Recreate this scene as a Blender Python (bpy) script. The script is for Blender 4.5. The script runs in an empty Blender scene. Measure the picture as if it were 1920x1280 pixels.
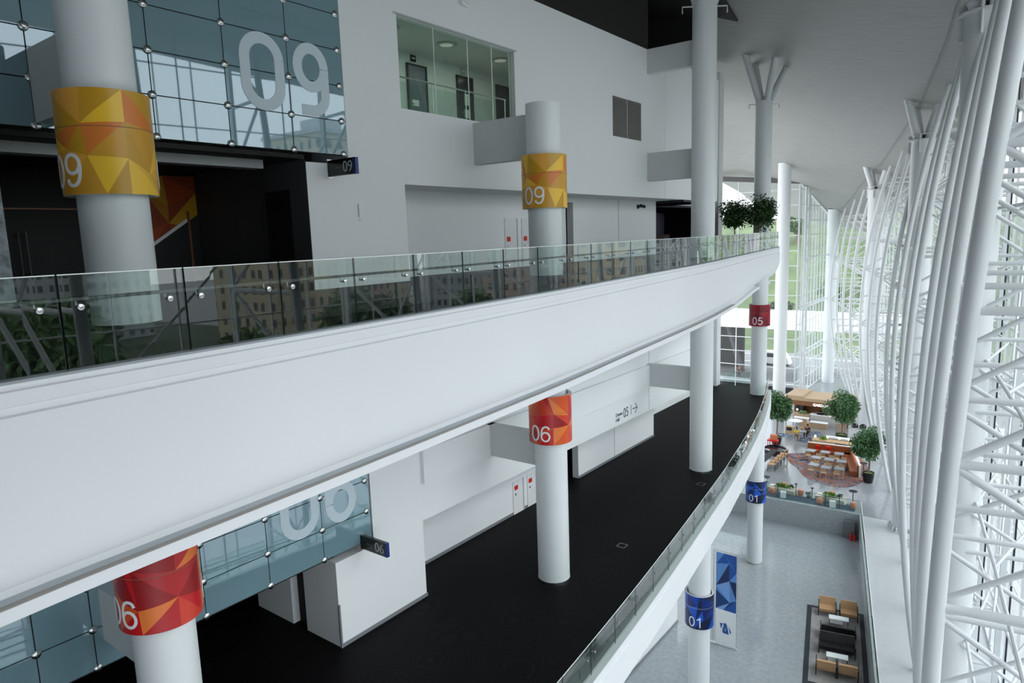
import bpy, bmesh, math, random
from mathutils import Vector, Matrix
random.seed(7)
C = bpy.context.scene.collection
SC = bpy.context.scene
PI = math.pi

# ------------------------------------------------------------------ camera, sky, exposure
cam_d = bpy.data.cameras.new('camera'); cam = bpy.data.objects.new('camera', cam_d); C.objects.link(cam)
R = ((0.79619727, 0.06550242, -0.60148096), (0.60415201, -0.13982443, 0.78450588), (-0.0327147, -0.98800737, -0.15090124))
cam.matrix_world = Matrix(((R[0][0], -R[0][1], -R[0][2], 0), (R[1][0], -R[1][1], -R[1][2], 0), (R[2][0], -R[2][1], -R[2][2], 0), (0, 0, 0, 1)))
cam_d.sensor_width = 36; cam_d.lens = 1286.93 / 1920 * 36; cam_d.clip_start = 0.05; cam_d.clip_end = 2000
SC.camera = cam
W = bpy.data.worlds.new('sky'); SC.world = W; W.use_nodes = True
wn = W.node_tree; wn.nodes.clear()
wo = wn.nodes.new('ShaderNodeOutputWorld'); wb = wn.nodes.new('ShaderNodeBackground')
tc = wn.nodes.new('ShaderNodeTexCoord'); sx = wn.nodes.new('ShaderNodeSeparateXYZ'); rp = wn.nodes.new('ShaderNodeValToRGB')
wn.links.new(tc.outputs['Generated'], sx.inputs[0]); wn.links.new(sx.outputs['Z'], rp.inputs[0])
e = rp.color_ramp.elements
e[0].position = 0.0; e[0].color = (0.93, 0.965, 1.0, 1)
e[1].position = 0.7; e[1].color = (0.80, 0.885, 1.0, 1)
wn.links.new(rp.outputs[0], wb.inputs[0]); wb.inputs[1].default_value = 1.9
wn.links.new(wb.outputs[0], wo.inputs[0])
sun_d = bpy.data.lights.new('hazy_sun', 'SUN'); sun_d.energy = 1.35; sun_d.angle = math.radians(50); sun_d.color = (1, .97, .93)
sun = bpy.data.objects.new('hazy_sun', sun_d); C.objects.link(sun); sun.location = (60, 30, 60)
sun.rotation_euler = Vector((-.62, -.14, -.77)).to_track_quat('-Z', 'Y').to_euler()
SC.view_settings.view_transform = 'Standard'; SC.view_settings.look = 'None'
SC.view_settings.exposure = 0.52; SC.view_settings.gamma = 1.0; SC.view_settings.use_curve_mapping = False
SC.cycles.transparent_max_bounces = 32; SC.cycles.max_bounces = 10; SC.cycles.use_denoising = True
SC.cycles.sample_clamp_indirect = 6.0

# ------------------------------------------------------------------ helpers
def lin(r, g, b):
    f = lambda c: (c / 12.92 if c <= .04045 else ((c + .055) / 1.055) ** 2.4)
    return (f(r / 255), f(g / 255), f(b / 255), 1)
MATS = {}
def mat(name, col, rough=.5, metal=0, spec=.5, noise=None, bump=None, emit=None):
    if name in MATS: return MATS[name]
    m = bpy.data.materials.new(name); m.use_nodes = True; nt = m.node_tree; b = nt.nodes['Principled BSDF']
    c = col if len(col) == 4 else (*col, 1)
    b.inputs['Base Color'].default_value = c; b.inputs['Roughness'].default_value = rough; b.inputs['Metallic'].default_value = metal
    b.inputs['Specular IOR Level'].default_value = spec
    if noise:
        sc_, amt, c2 = noise
        t = nt.nodes.new('ShaderNodeTexCoord'); n = nt.nodes.new('ShaderNodeTexNoise'); n.inputs['Scale'].default_value = sc_; n.inputs['Detail'].default_value = 6
        mx = nt.nodes.new('ShaderNodeMix'); mx.data_type = 'RGBA'; mr = nt.nodes.new('ShaderNodeMapRange')
        mr.inputs[1].default_value = .35; mr.inputs[2].default_value = .65; mr.inputs[4].default_value = amt
        nt.links.new(t.outputs['Object'], n.inputs['Vector']); nt.links.new(n.outputs[0], mr.inputs[0]); nt.links.new(mr.outputs[0], mx.inputs[0])
        mx.inputs[6].default_value = c; mx.inputs[7].default_value = c2; nt.links.new(mx.outputs[2], b.inputs['Base Color'])
    if bump:
        t = nt.nodes.new('ShaderNodeTexCoord'); n = nt.nodes.new('ShaderNodeTexNoise'); n.inputs['Scale'].default_value = bump[0]
        bp = nt.nodes.new('ShaderNodeBump'); bp.inputs['Strength'].default_value = bump[1]
        nt.links.new(t.outputs['Object'], n.inputs['Vector']); nt.links.new(n.outputs[0], bp.inputs['Height']); nt.links.new(bp.outputs[0], b.inputs['Normal'])
    if emit:
        b.inputs['Emission Color'].default_value = (*emit[0], 1); b.inputs['Emission Strength'].default_value = emit[1]
    MATS[name] = m
    return m
def glass(name, tint, r0=.05, k=1.0, rough=0.0):
    m = bpy.data.materials.new(name); m.use_nodes = True; nt = m.node_tree; nt.nodes.clear()
    o = nt.nodes.new('ShaderNodeOutputMaterial'); mx = nt.nodes.new('ShaderNodeMixShader'); tr = nt.nodes.new('ShaderNodeBsdfTransparent'); gl = nt.nodes.new('ShaderNodeBsdfGlossy')
    tr.inputs[0].default_value = (*tint, 1); gl.inputs['Roughness'].default_value = rough; gl.inputs[0].default_value = (1, 1, 1, 1)
    lw = nt.nodes.new('ShaderNodeLayerWeight'); p = nt.nodes.new('ShaderNodeMath'); p.operation = 'POWER'; p.inputs[1].default_value = 5
    ma = nt.nodes.new('ShaderNodeMath'); ma.operation = 'MULTIPLY_ADD'; ma.inputs[1].default_value = k * (1 - r0); ma.inputs[2].default_value = r0; ma.use_clamp = True
    nt.links.new(lw.outputs['Facing'], p.inputs[0]); nt.links.new(p.outputs[0], ma.inputs[0]); nt.links.new(ma.outputs[0], mx.inputs[0])
    nt.links.new(tr.outputs[0], mx.inputs[1]); nt.links.new(gl.outputs[0], mx.inputs[2]); nt.links.new(mx.outputs[0], o.inputs[0])
    return m
def attr_mat(name, rough=.35):
    m = bpy.data.materials.new(name); m.use_nodes = True; nt = m.node_tree; b = nt.nodes['Principled BSDF']
    a = nt.nodes.new('ShaderNodeAttribute'); a.attribute_name = 'tint'; nt.links.new(a.outputs['Color'], b.inputs['Base Color']); b.inputs['Roughness'].default_value = rough
    return m

class MB:
    def __init__(s): s.v = []; s.f = []; s.m = []; s.c = []
    def add(s, vs, fs, mi=0, col=None):
        o = len(s.v); s.v += [tuple(v) for v in vs]
        for f in fs: s.f.append([o + i for i in f]); s.m.append(mi); s.c.append(col)
        return s
    def box(s, x0, x1, y0, y1, z0, z1, mi=0):
        vs = [(x, y, z) for z in (z0, z1) for y in (y0, y1) for x in (x0, x1)]
        return s.add(vs, [(0, 2, 3, 1), (4, 5, 7, 6), (0, 1, 5, 4), (2, 6, 7, 3), (0, 4, 6, 2), (1, 3, 7, 5)], mi)
    def obox(s, c, ax, ay, az, hx, hy, hz, mi=0):
        c = Vector(c); ax = Vector(ax).normalized() * hx; ay = Vector(ay).normalized() * hy; az = Vector(az).normalized() * hz
        vs = [c + i * ax + j * ay + k * az for k in (-1, 1) for j in (-1, 1) for i in (-1, 1)]
        return s.add(vs, [(0, 2, 3, 1), (4, 5, 7, 6), (0, 1, 5, 4), (2, 6, 7, 3), (0, 4, 6, 2), (1, 3, 7, 5)], mi)
    def cyl(s, p0, p1, r0, r1=None, n=16, caps=True, mi=0):
        r1 = r0 if r1 is None else r1
        p0 = Vector(p0); p1 = Vector(p1); d = (p1 - p0).normalized()
        u = d.orthogonal().normalized(); w = d.cross(u)
        vs = []
        for p, r in ((p0, r0), (p1, r1)):
            for i in range(n):
                a = 2 * PI * i / n; vs.append(p + r * (math.cos(a) * u + math.sin(a) * w))
        fs = [(i, (i + 1) % n, n + (i + 1) % n, n + i) for i in range(n)]
        if caps: fs += [tuple(range(n - 1, -1, -1)), tuple(range(n, 2 * n))]
        return s.add(vs, fs, mi)
    def tube(s, pts, r, n=14, mi=0):
        pts = [Vector(p) for p in pts]; vs = []; m = len(pts)
        t0 = (pts[1] - pts[0]).normalized(); u = t0.orthogonal().normalized()
        for i, p in enumerate(pts):
            t = (pts[min(i + 1, m - 1)] - pts[max(i - 1, 0)]).normalized()
            u = (u - t * u.dot(t)).normalized(); w = t.cross(u)
            rr = r[i] if isinstance(r, (list, tuple)) else r
            for k in range(n):
                a = 2 * PI * k / n; vs.append(p + rr * (math.cos(a) * u + math.sin(a) * w))
        fs = [(i * n + k, i * n + (k + 1) % n, (i + 1) * n + (k + 1) % n, (i + 1) * n + k) for i in range(m - 1) for k in range(n)]
        fs += [tuple(range(n - 1, -1, -1)), tuple(range((m - 1) * n, m * n))]
        return s.add(vs, fs, mi)
    def lathe(s, c, prof, n=32, mi=0, close=False):
        c = Vector(c); vs = []
        for r, z in prof:
            for k in range(n):
                a = 2 * PI * k / n; vs.append(c + Vector((r * math.cos(a), r * math.sin(a), z)))
        m = len(prof)
        fs = [(i * n + k, i * n + (k + 1) % n, ((i + 1) % m) * n + (k + 1) % n, ((i + 1) % m) * n + k) for i in range(m if close else m - 1) for k in range(n)]
        if not close:
            if prof[0][0] > 1e-4: fs.append(tuple(range(n - 1, -1, -1)))
            if prof[-1][0] > 1e-4: fs.append(tuple(range((m - 1) * n, m * n)))
        return s.add(vs, fs, mi)
    def prism(s, poly, z0, z1, mi=0):
        n = len(poly)
        vs = [(x, y, z0) for x, y in poly] + [(x, y, z1) for x, y in poly]
        fs = [tuple(range(n - 1, -1, -1)), tuple(range(n, 2 * n))] + [(i, (i + 1) % n, n + (i + 1) % n, n + i) for i in range(n)]
        return s.add(vs, fs, mi)
    def extr(s, pts, vec, mi=0):
        n = len(pts); pts = [Vector(p) for p in pts]; vec = Vector(vec)
        vs = pts + [p + vec for p in pts]
        return s.add(vs, [tuple(range(n - 1, -1, -1)), tuple(range(n, 2 * n))] + [(i, (i + 1) % n, n + (i + 1) % n, n + i) for i in range(n)], mi)
    def sweep(s, frames, prof, mi=0, closed=True):
        # frames: list of (point2d, normal2d); prof: (offset, z)
        vs = []; m = len(prof)
        for p, nn in frames:
            for o, z in prof: vs.append((p[0] + nn[0] * o, p[1] + nn[1] * o, z))
        q = m if closed else m - 1
        fs = [(i * m + k, i * m + (k + 1) % m, (i + 1) * m + (k + 1) % m, (i + 1) * m + k) for i in range(len(frames) - 1) for k in range(q)]
        if closed: fs += [tuple(range(m - 1, -1, -1)), tuple(range((len(frames) - 1) * m, len(frames) * m))]
        return s.add(vs, fs, mi)
    def ball(s, c, r, n=10, m=7, sz=1.0, mi=0):
        prof = [(r * math.sin(PI * i / m), -r * sz * math.cos(PI * i / m)) for i in range(m + 1)]
        prof[0] = (1e-5, prof[0][1]); prof[-1] = (1e-5, prof[-1][1])
        return s.lathe(c, prof, n, mi)
    def build(s, name, mats, parent=None, smooth=True, world=True, angle=40):
        me = bpy.data.meshes.new(name); me.from_pydata(s.v, [], s.f)
        ms = mats if isinstance(mats, (list, tuple)) else [mats]
        for m in ms: me.materials.append(m)
        me.polygons.foreach_set('material_index', s.m)
        if any(c is not None for c in s.c):
            a = me.color_attributes.new('tint', 'FLOAT_COLOR', 'CORNER')
            for p, c in zip(me.polygons, s.c):
                for li in p.loop_indices: a.data[li].color = c or (1, 1, 1, 1)
        bm = bmesh.new(); bm.from_mesh(me); bmesh.ops.recalc_face_normals(bm, faces=bm.faces); bm.to_mesh(me); bm.free()
        if smooth:
            me.polygons.foreach_set('use_smooth', [True] * len(me.polygons)); me.set_sharp_from_angle(angle=math.radians(angle))
        o = bpy.data.objects.new(name, me); C.objects.link(o)
        if parent:
            o.parent = parent
            if world: o.location = -wloc(parent)
        return o
def wloc(o):
    v = Vector(o.location); p = o.parent
    while p: v = v + Vector(p.location); p = p.parent
    return v
def tag(o, label=None, cat=None, group=None, kind=None):
    if label: o['label'] = label
    if cat: o['category'] = cat
    if group: o['group'] = group
    if kind: o['kind'] = kind
    return o
def thing(name, label, cat, loc=(0, 0, 0), group=None, rz=0):
    o = bpy.data.objects.new(name, None); C.objects.link(o); o.location = loc; o.rotation_euler = (0, 0, rz); o.empty_display_size = .2
    return tag(o, label, cat, group, 'thing')
def struct(name, mb, m, parent=None, label=None, cat=None, **k):
    o = mb.build(name, m, parent, **k); o['kind'] = 'structure'
    if label: tag(o, label, cat)
    return o
def dup(root, loc, rz=0, label=None, group=None):
    r = root.copy(); C.objects.link(r); r.location = loc; r.rotation_euler = (0, 0, rz)
    if label: r['label'] = label
    if group: r['group'] = group
    for ch in list(root.children):
        c = ch.copy(); C.objects.link(c); c.parent = r
        for g in ch.children:
            d = g.copy(); C.objects.link(d); d.parent = c
    return r
def catmull(P, n=8):
    P = [Vector(p) for p in P]; Q = [2 * P[0] - P[1]] + P + [2 * P[-1] - P[-2]]; out = []
    for i in range(1, len(Q) - 2):
        a, b, c, d = Q[i - 1:i + 3]
        for k in range(n):
            t = k / n
            out.append(.5 * ((2 * b) + (c - a) * t + (2 * a - 5 * b + 4 * c - d) * t * t + (3 * b - a - 3 * c + d) * t ** 3))
    out.append(P[-1]); return out
def interp(T, y):
    if y <= T[0][0]: a, b = T[0], T[1]
    elif y >= T[-1][0]: a, b = T[-2], T[-1]
    else:
        for a, b in zip(T, T[1:]):
            if a[0] <= y <= b[0]: break
    return a[1] + (b[1] - a[1]) * (y - a[0]) / (b[0] - a[0])
def frames(P):
    out = []
    for i, p in enumerate(P):
        t = (P[min(i + 1, len(P) - 1)] - P[max(0, i - 1)]).normalized(); out.append((p, Vector((t[1], -t[0]))))
    return out
def at_arc(P, s):
    for a, b in zip(P, P[1:]):
        l = (b - a).length
        if s <= l:
            t = (b - a) / l; return a + t * s, Vector((t[1], -t[0])), t
        s -= l
    t = (P[-1] - P[-2]).normalized(); return P[-1], Vector((t[1], -t[0])), t
def arc_of_y(P, y):
    s = 0
    for a, b in zip(P, P[1:]):
        if a[1] <= y <= b[1]: return s + (b - a).length * (y - a[1]) / (b[1] - a[1])
        s += (b - a).length
    return s
def arc_len(P): return sum((b - a).length for a, b in zip(P, P[1:]))
def text_mb(txt, size, bold=0.0, depth=.006, font_scale_x=1.0):
    cu = bpy.data.curves.new('lettering', 'FONT'); cu.body = txt; cu.size = size; cu.extrude = depth / 2; cu.offset = bold; cu.resolution_u = 6
    ob = bpy.data.objects.new('lettering', cu); C.objects.link(ob)
    dg = bpy.context.evaluated_depsgraph_get(); me = ob.evaluated_get(dg).to_mesh()
    vs = [(v.co.x * font_scale_x, v.co.y, v.co.z) for v in me.vertices]; fs = [tuple(p.vertices) for p in me.polygons]
    ob.evaluated_get(dg).to_mesh_clear(); bpy.data.objects.remove(ob); bpy.data.curves.remove(cu)
    xs = [v[0] for v in vs]; ys = [v[1] for v in vs]
    x0, x1, y0 = min(xs), max(xs), min(ys)
    return [(x - x0, y - y0, z + depth / 2) for x, y, z in vs], fs, x1 - x0, max(ys) - y0
def place_text(mb, txt, size, org, ux, uy, un, bold=0, centre=False, fx=1.0, mi=0):
    vs, fs, w, h = text_mb(txt, size, bold, font_scale_x=fx); org = Vector(org); ux = Vector(ux); uy = Vector(uy); un = Vector(un)
    dx = -w / 2 if centre else 0
    mb.add([org + ux * (x + dx) + uy * y + un * z for x, y, z in vs], fs, mi)
    return w, h
def ribbon(mb, pts, w, f, th=.01, mi=0):
    # a flat stroke of width w along 2-D pts, mapped into space by f(u, v, depth)
    m = len(pts); vs = []
    for i, p in enumerate(pts):
        t = (pts[min(i + 1, m - 1)] - pts[max(i - 1, 0)]).normalized(); n = Vector((-t[1], t[0])) * (w / 2)
        for q in (p + n, p - n):
            vs.append(f(q[0], q[1], th)); vs.append(f(q[0], q[1], 0))
    fs = []
    for i in range(m - 1):
        a = 4 * i; b = a + 4
        fs += [(a, a + 2, b + 2, b), (a + 1, b + 1, b + 3, a + 3), (a, b, b + 1, a + 1), (a + 2, a + 3, b + 3, b + 2)]
    fs += [(0, 1, 3, 2), (4 * m - 4, 4 * m - 2, 4 * m - 1, 4 * m - 3)]
    mb.add(vs, fs, mi)
def arc2(cx, cy, rx, ry, a0, a1, n=16):
    return [Vector((cx + rx * math.cos(math.radians(a0 + (a1 - a0) * i / n)), cy + ry * math.sin(math.radians(a0 + (a1 - a0) * i / n)))) for i in range(n + 1)]
def tri_pattern(mb, u0, u1, v0, v1, nu, nv, pal, f, seed, sub=4, mi=0, wrap=False, jit=.38):
    rd = random.Random(seed); P = {}
    for i in range(nu + 1):
        for j in range(nv + 1):
            du = 0 if i in (0, nu) else rd.uniform(-jit, jit); dv = 0 if j in (0, nv) else rd.uniform(-jit, jit)
            if wrap and i == nu: P[i, j] = (u1, P[0, j][1]); continue
            if 0 < j < nv and i == 0 and wrap: dv = rd.uniform(-jit, jit)
            P[i, j] = (u0 + (u1 - u0) * (i + du) / nu, v0 + (v1 - v0) * (j + dv) / nv)
    last = None
    for i in range(nu):
        for j in range(nv):
            a, b, c, d = P[i, j], P[i + 1, j], P[i + 1, j + 1], P[i, j + 1]
            for T in (((a, b, c), (a, c, d)) if rd.random() < .5 else ((a, b, d), (b, c, d))):
                col = rd.choice([p for p in pal if p != last]); last = col
                n = sub; idx = {}; vs = []
                for p in range(n + 1):
                    for q in range(n + 1 - p):
                        w0, w1, w2 = 1 - (p + q) / n, p / n, q / n
                        idx[p, q] = len(vs); vs.append(f(w0 * T[0][0] + w1 * T[1][0] + w2 * T[2][0], w0 * T[0][1] + w1 * T[1][1] + w2 * T[2][1]))
                fs = []
                for p in range(n):
                    for q in range(n - p):
                        fs.append((idx[p, q], idx[p + 1, q], idx[p, q + 1]))
                        if q < n - p - 1: fs.append((idx[p + 1, q], idx[p + 1, q + 1], idx[p, q + 1]))
                mb.add(vs, fs, mi, col)

# ------------------------------------------------------------------ materials
WHITE = mat('white_plaster', (.84, .86, .87), .55)
WHITE_F = mat('white_fascia_paint', (.79, .80, .825), .45)
STEEL_W = mat('white_painted_steel', (.63, .65, .66), .38)
COLW = mat('white_column_paint', (.72, .75, .76), .45)
GREYB = mat('light_grey_paint', (.46, .48, .48), .5)
DARKW = mat('charcoal_paint_and_shade', (.065, .07, .078), .6)
BLACK = mat('black_matt', (.008, .008, .009), .6)
BLACKG = mat('black_gloss', (.008, .008, .009), .15)
STEEL = mat('brushed_steel', (.62, .63, .63), .25, 1.0)
SKIRT = mat('grey_skirting', (.22, .23, .25), .4)
DARKC = mat('black_ceiling_and_backdrop', (.012, .012, .011), .7)
LETTER = mat('white_lettering', (.85, .87, .88), .5)
GLETTER = mat('frosted_lettering', (.62, .72, .79), .5)
LDARK = mat('dark_lettering', (.03, .04, .05), .5)
WOOD = mat('oak_wood', (.50, .30, .15), .5, noise=(3, .6, (.40, .22, .10, 1)))
WOODP = mat('pale_oak', (.47, .33, .20), .5)
WOODD = mat('brown_timber', (.22, .085, .03), .5)
RED = mat('red_paint', (.65, .02, .015), .4)
GREEN = mat('leaf_green', (.055, .15, .05), .5, noise=(2.5, 1, (.10, .21, .085, 1)))
GREEND = mat('leaf_dark_green', (.02, .065, .018), .5, noise=(2.5, 1, (.045, .12, .03, 1)))
GREENL = mat('leaf_bright_green', (.16, .30, .04), .5)
BARK = mat('bark', (.22, .15, .10), .8)
TERRA = mat('terracotta', (.60, .20, .10), .6)
LEATHER = mat('tan_leather', (.56, .33, .17), .45)
LEATHB = mat('brown_leather', (.28, .075, .025), .4)
SKIN = mat('skin', (.35, .2, .14), .5)
GL_RAIL = glass('balustrade_glass', (.90, .96, .94), .055, 1.0)
GL_FAC = glass('facade_glass', (.97, .985, .98), .014, .7)
GL_WIN = glass('window_glass', (.82, .90, .865), .05, 1.0)
EDGE_T = mat('glass_top_edge', (.93, .96, .95), .3)  # near-white in place of light caught by the polished edge
EDGE_V = mat('glass_side_edge', (.02, .06, .05), .2)

def carpet_mat():
    m = bpy.data.materials.new('dark_patterned_carpet'); m.use_nodes = True; nt = m.node_tree; b = nt.nodes['Principled BSDF']
    t = nt.nodes.new('ShaderNodeTexCoord'); vo = nt.nodes.new('ShaderNodeTexVoronoi'); vo.inputs['Scale'].default_value = .75
    mu = nt.nodes.new('ShaderNodeMath'); mu.operation = 'MULTIPLY'; mu.inputs[1].default_value = 85
    si = nt.nodes.new('ShaderNodeMath'); si.operation = 'SINE'
    mr = nt.nodes.new('ShaderNodeMapRange'); mr.inputs[1].default_value = .2; mr.inputs[2].default_value = .9
    mx = nt.nodes.new('ShaderNodeMix'); mx.data_type = 'RGBA'; mx.inputs[6].default_value = (.0022, .0019, .0023, 1); mx.inputs[7].default_value = (.0062, .0054, .0062, 1)
    br = nt.nodes.new('ShaderNodeTexBrick'); br.inputs['Scale'].default_value = 1; br.offset = 0; br.inputs['Color1'].default_value = (.85, .85, .85, 1); br.inputs['Color2'].default_value = (1.2, 1.2, 1.2, 1); br.inputs['Mortar'].default_value = (1, 1, 1, 1)
    br.inputs['Brick Width'].default_value = 1; br.inputs['Row Height'].default_value = 1; br.inputs['Mortar Size'].default_value = .002
    m2 = nt.nodes.new('ShaderNodeMix'); m2.data_type = 'RGBA'; m2.blend_type = 'MULTIPLY'; m2.inputs[0].default_value = 1
    L = nt.links.new
    L(t.outputs['Object'], vo.inputs['Vector']); L(vo.outputs['Distance'], mu.inputs[0]); L(mu.outputs[0], si.inputs[0]); L(si.outputs[0], mr.inputs[0]); L(mr.outputs[0], mx.inputs[0])
    L(t.outputs['Object'], br.inputs['Vector']); L(mx.outputs[2], m2.inputs[6]); L(br.outputs[0], m2.inputs[7]); L(m2.outputs[2], b.inputs['Base Color'])
    b.inputs['Roughness'].default_value = .6; b.inputs['Specular IOR Level'].default_value = .10
    b.inputs['Sheen Weight'].default_value = 0
    return m
CARPET = carpet_mat()
STONE = mat('polished_grey_stone', (.36, .39, .41), .09, noise=(4, .7, (.28, .315, .335, 1)))
STONEW = mat('grey_speckled_stone', (.46, .49, .50), .4, noise=(9, .8, (.33, .36, .37, 1)))
PAVE = mat('pale_walkway_stone', (.48, .50, .51), .3, noise=(3, .5, (.42, .44, .45, 1)))
def ceiling_mat():
    m = bpy.data.materials.new('linear_metal_ceiling'); m.use_nodes = True; nt = m.node_tree; b = nt.nodes['Principled BSDF']
    t = nt.nodes.new('ShaderNodeTexCoord'); mp = nt.nodes.new('ShaderNodeMapping'); mp.inputs['Scale'].default_value = (.18, 5.5, 1); mp.inputs['Rotation'].default_value = (0, 0, math.radians(-40))
    n = nt.nodes.new('ShaderNodeTexNoise'); n.inputs['Scale'].default_value = 2.2; n.inputs['Detail'].default_value = 3
    r = nt.nodes.new('ShaderNodeValToRGB'); r.color_ramp.elements[0].position = .3; r.color_ramp.elements[0].color = (.20, .202, .194, 1); r.color_ramp.elements[1].position = .5; r.color_ramp.elements[1].color = (.255, .256, .245, 1)
    L = nt.links.new; L(t.outputs['Object'], mp.inputs[0]); L(mp.outputs[0], n.inputs['Vector']); L(n.outputs[0], r.inputs[0]); L(r.outputs[0], b.inputs['Base Color'])
    b.inputs['Roughness'].default_value = .5
    return m
CEIL = ceiling_mat()
def cladding_mat():
    m = bpy.data.materials.new('blue_grey_backpainted_glass'); m.use_nodes = True; nt = m.node_tree; nt.nodes.clear()
    o = nt.nodes.new('ShaderNodeOutputMaterial'); mx = nt.nodes.new('ShaderNodeMixShader'); d = nt.nodes.new('ShaderNodeBsdfDiffuse'); g = nt.nodes.new('ShaderNodeBsdfGlossy')
    d.inputs[0].default_value = (.19, .31, .36, 1); g.inputs['Roughness'].default_value = .02; g.inputs[0].default_value = (.82, .93, 1, 1)
    lw = nt.nodes.new('ShaderNodeLayerWeight'); p = nt.nodes.new('ShaderNodeMath'); p.operation = 'POWER'; p.inputs[1].default_value = 5
    ma = nt.nodes.new('ShaderNodeMath'); ma.operation = 'MULTIPLY_ADD'; ma.inputs[1].default_value = .75; ma.inputs[2].default_value = .165; ma.use_clamp = True
    L = nt.links.new; L(lw.outputs['Facing'], p.inputs[0]); L(p.outputs[0], ma.inputs[0]); L(ma.outputs[0], mx.inputs[0]); L(d.outputs[0], mx.inputs[1]); L(g.outputs[0], mx.inputs[2]); L(mx.outputs[0], o.inputs[0])
    return m
CLAD = cladding_mat()
FACET = attr_mat('faceted_print', .35)

# ------------------------------------------------------------------ plan curves
C9 = catmull([(-7.86, -9), (-8.02, 0), (-8.2, 2.86), (-8.35, 5.34), (-8.67, 9.8), (-9.0, 13.8), (-9.48, 18.1), (-10.38, 26.0), (-11.4, 32.4), (-12.5, 39.1), (-13.27, 43.8), (-13.93, 47.9), (-14.53, 49.3), (-15.6, 50.3), (-17.3, 50.8)], 8)
C6 = catmull([(-6.8, -9), (-7.02, 0), (-7.32, 6), (-7.92, 12.93), (-8.57, 18.72), (-9.54, 26), (-9.85, 28), (-10.62, 32.64), (-11.54, 37.32), (-12.6, 41.8), (-13.55, 45.4)], 8)
CH = [(2.0, 1.3), (7.5, .30), (13.0, -1.0), (18.0, -1.66), (22.6, -2.27), (27.6, -3.0), (33.6, -4.22), (39.2, -5.16), (44.8, -6.33), (50.3, -7.5), (57, -9.25), (63.5, -10.95), (70.3, -12.8), (76, -14.8), (81.5, -16.65), (87, -18.44), (92.5, -20.35)]
GZ = [(-20, 12.6), (0, 11.2), (28, 9.0), (50, 7.2), (74, 5.1), (95, 1.9), (106, .1)]
def chx(y): return interp(CH, y)
def zceil(x, y): return interp(GZ, y) + .25 * min(12.5, max(-5.5, chx(y) + 1.0 - x))
FLOOR9, FLOOR6, CAFE, HALL = -1.12, -10.5, -20.3, -22.0

# ------------------------------------------------------------------ structure: floors and slabs
XL = -24.0
def slab(name, P, z0, z1, m, ymax=None):
    poly = [(p[0], p[1]) for p in P] + [(XL, P[-1][1]), (XL, P[0][1])]
    return struct(name, MB().prism(poly, z0, z1), m, smooth=False)
def inset(P, d): return [p - n * d for p, n in frames(P)]
slab('floor_upper', inset(C9, .12), -1.5, FLOOR9, [CARPET])
slab('floor_middle', inset(C6, .12), -12.0, FLOOR6, [CARPET])
# soffits are white: thin boards under both slabs
slab('ceiling_under_upper_level', inset(C9, .93), -3.70, -3.5, [WHITE]); slab('ceiling_under_middle_level', inset(C6, .5), -12.06, -12.002, [WHITE])
fr9 = frames(C9); fr6 = frames(C6)
SZ = .954
def sweep_var(frames, proff):
    m = MB(); vs = []; n = len(proff(frames[0][0]))
    for p, nn in frames:
        for o, z in proff(p): vs.append((p[0] + nn[0] * o, p[1] + nn[1] * o, z))
    L = len(frames)
    fs = [(i * n + k, i * n + (k + 1) % n, (i + 1) * n + (k + 1) % n, (i + 1) * n + k) for i in range(L - 1) for k in range(n)] + [tuple(range(n - 1, -1, -1)), tuple(range((L - 1) * n, L * n))]
    return m.add(vs, fs)
def tipf(p): f = min(1, max(0, (p[1] - 31) / 13)); return f * f * (3 - 2 * f)
def fascia_prof(p):
    f = tipf(p); k = 1 + 2.6 * f; lip = .075 - .52 * f
    c = lambda o: .118 - (.118 - o) * k
    P = [(-.12, -1.356), (.07, -1.356), (.07, -1.42), (.10, -1.435), (.10, -1.585), (.078, -1.60), (.078, -1.675), (.066, -1.685), (.10, -1.70), (.118, -2.1), (c(.112), -2.5), (c(.085), -2.85), (c(.045), -3.13), (c(-.01), -3.36), (c(-.065), -3.51), (c(-.12), -3.6), (c(-.12), -3.73), (max(lip, c(-.12)), -3.73), (max(lip, c(-.12)), -3.885), (-1.0, -3.885), (-1.0, -3.8), (-.9, -3.6)]
    return [(o, z * SZ) for o, z in P]
mb = sweep_var(fr9, fascia_prof)
struct('trim_1', mb, WHITE_F, label='long curved white fascia of the upper balcony', cat='fascia', angle=25)
mb = MB().sweep(fr9, [(-.10, -1.264), (.088, -1.264), (.088, -1.292), (-.10, -1.292)])
struct('trim_2', mb, mat('aluminium_channel', (.33, .36, .38), .4), smooth=False)
struct('trim_14', MB().sweep([q for q in fr9 if q[0][1] < 33], [(-.119, -3.5575), (-.03, -3.5575), (-.03, -3.535), (-.119, -3.52)]), mat('grey_ledge_shade', (.42, .46, .49), .5), smooth=False)  # grey put into the colour for the dim top of the white ledge
struct('trim_15', MB().sweep([q for q in fr9 if q[0][1] < 33], [(-.029, -3.5575), (.07, -3.5575), (.07, -3.55), (-.029, -3.55)]), mat('beige_ledge_shade', (.36, .335, .31), .6), smooth=False)  # beige tint painted in for shading on the white ledge step
mb = MB().sweep(fr6, [(.0, -10.58), (.14, -10.58), (.14, -10.79), (.125, -10.80), (.125, -10.82), (.15, -10.83), (.15, -11.72), (.09, -11.76), (-.6, -12.06), (-.6, -11.2), (0, -11.2)])
struct('trim_3', mb, WHITE_F, label='curved white fascia of the lower carpeted balcony', cat='fascia', angle=12)
mb = MB().sweep(fr6, [(-.06, -10.55), (.142, -10.55), (.142, -10.579), (-.06, -10.579)])
struct('trim_4', mb, mat('grey_ledge', (.5, .54, .54), .35), smooth=False)
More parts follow.
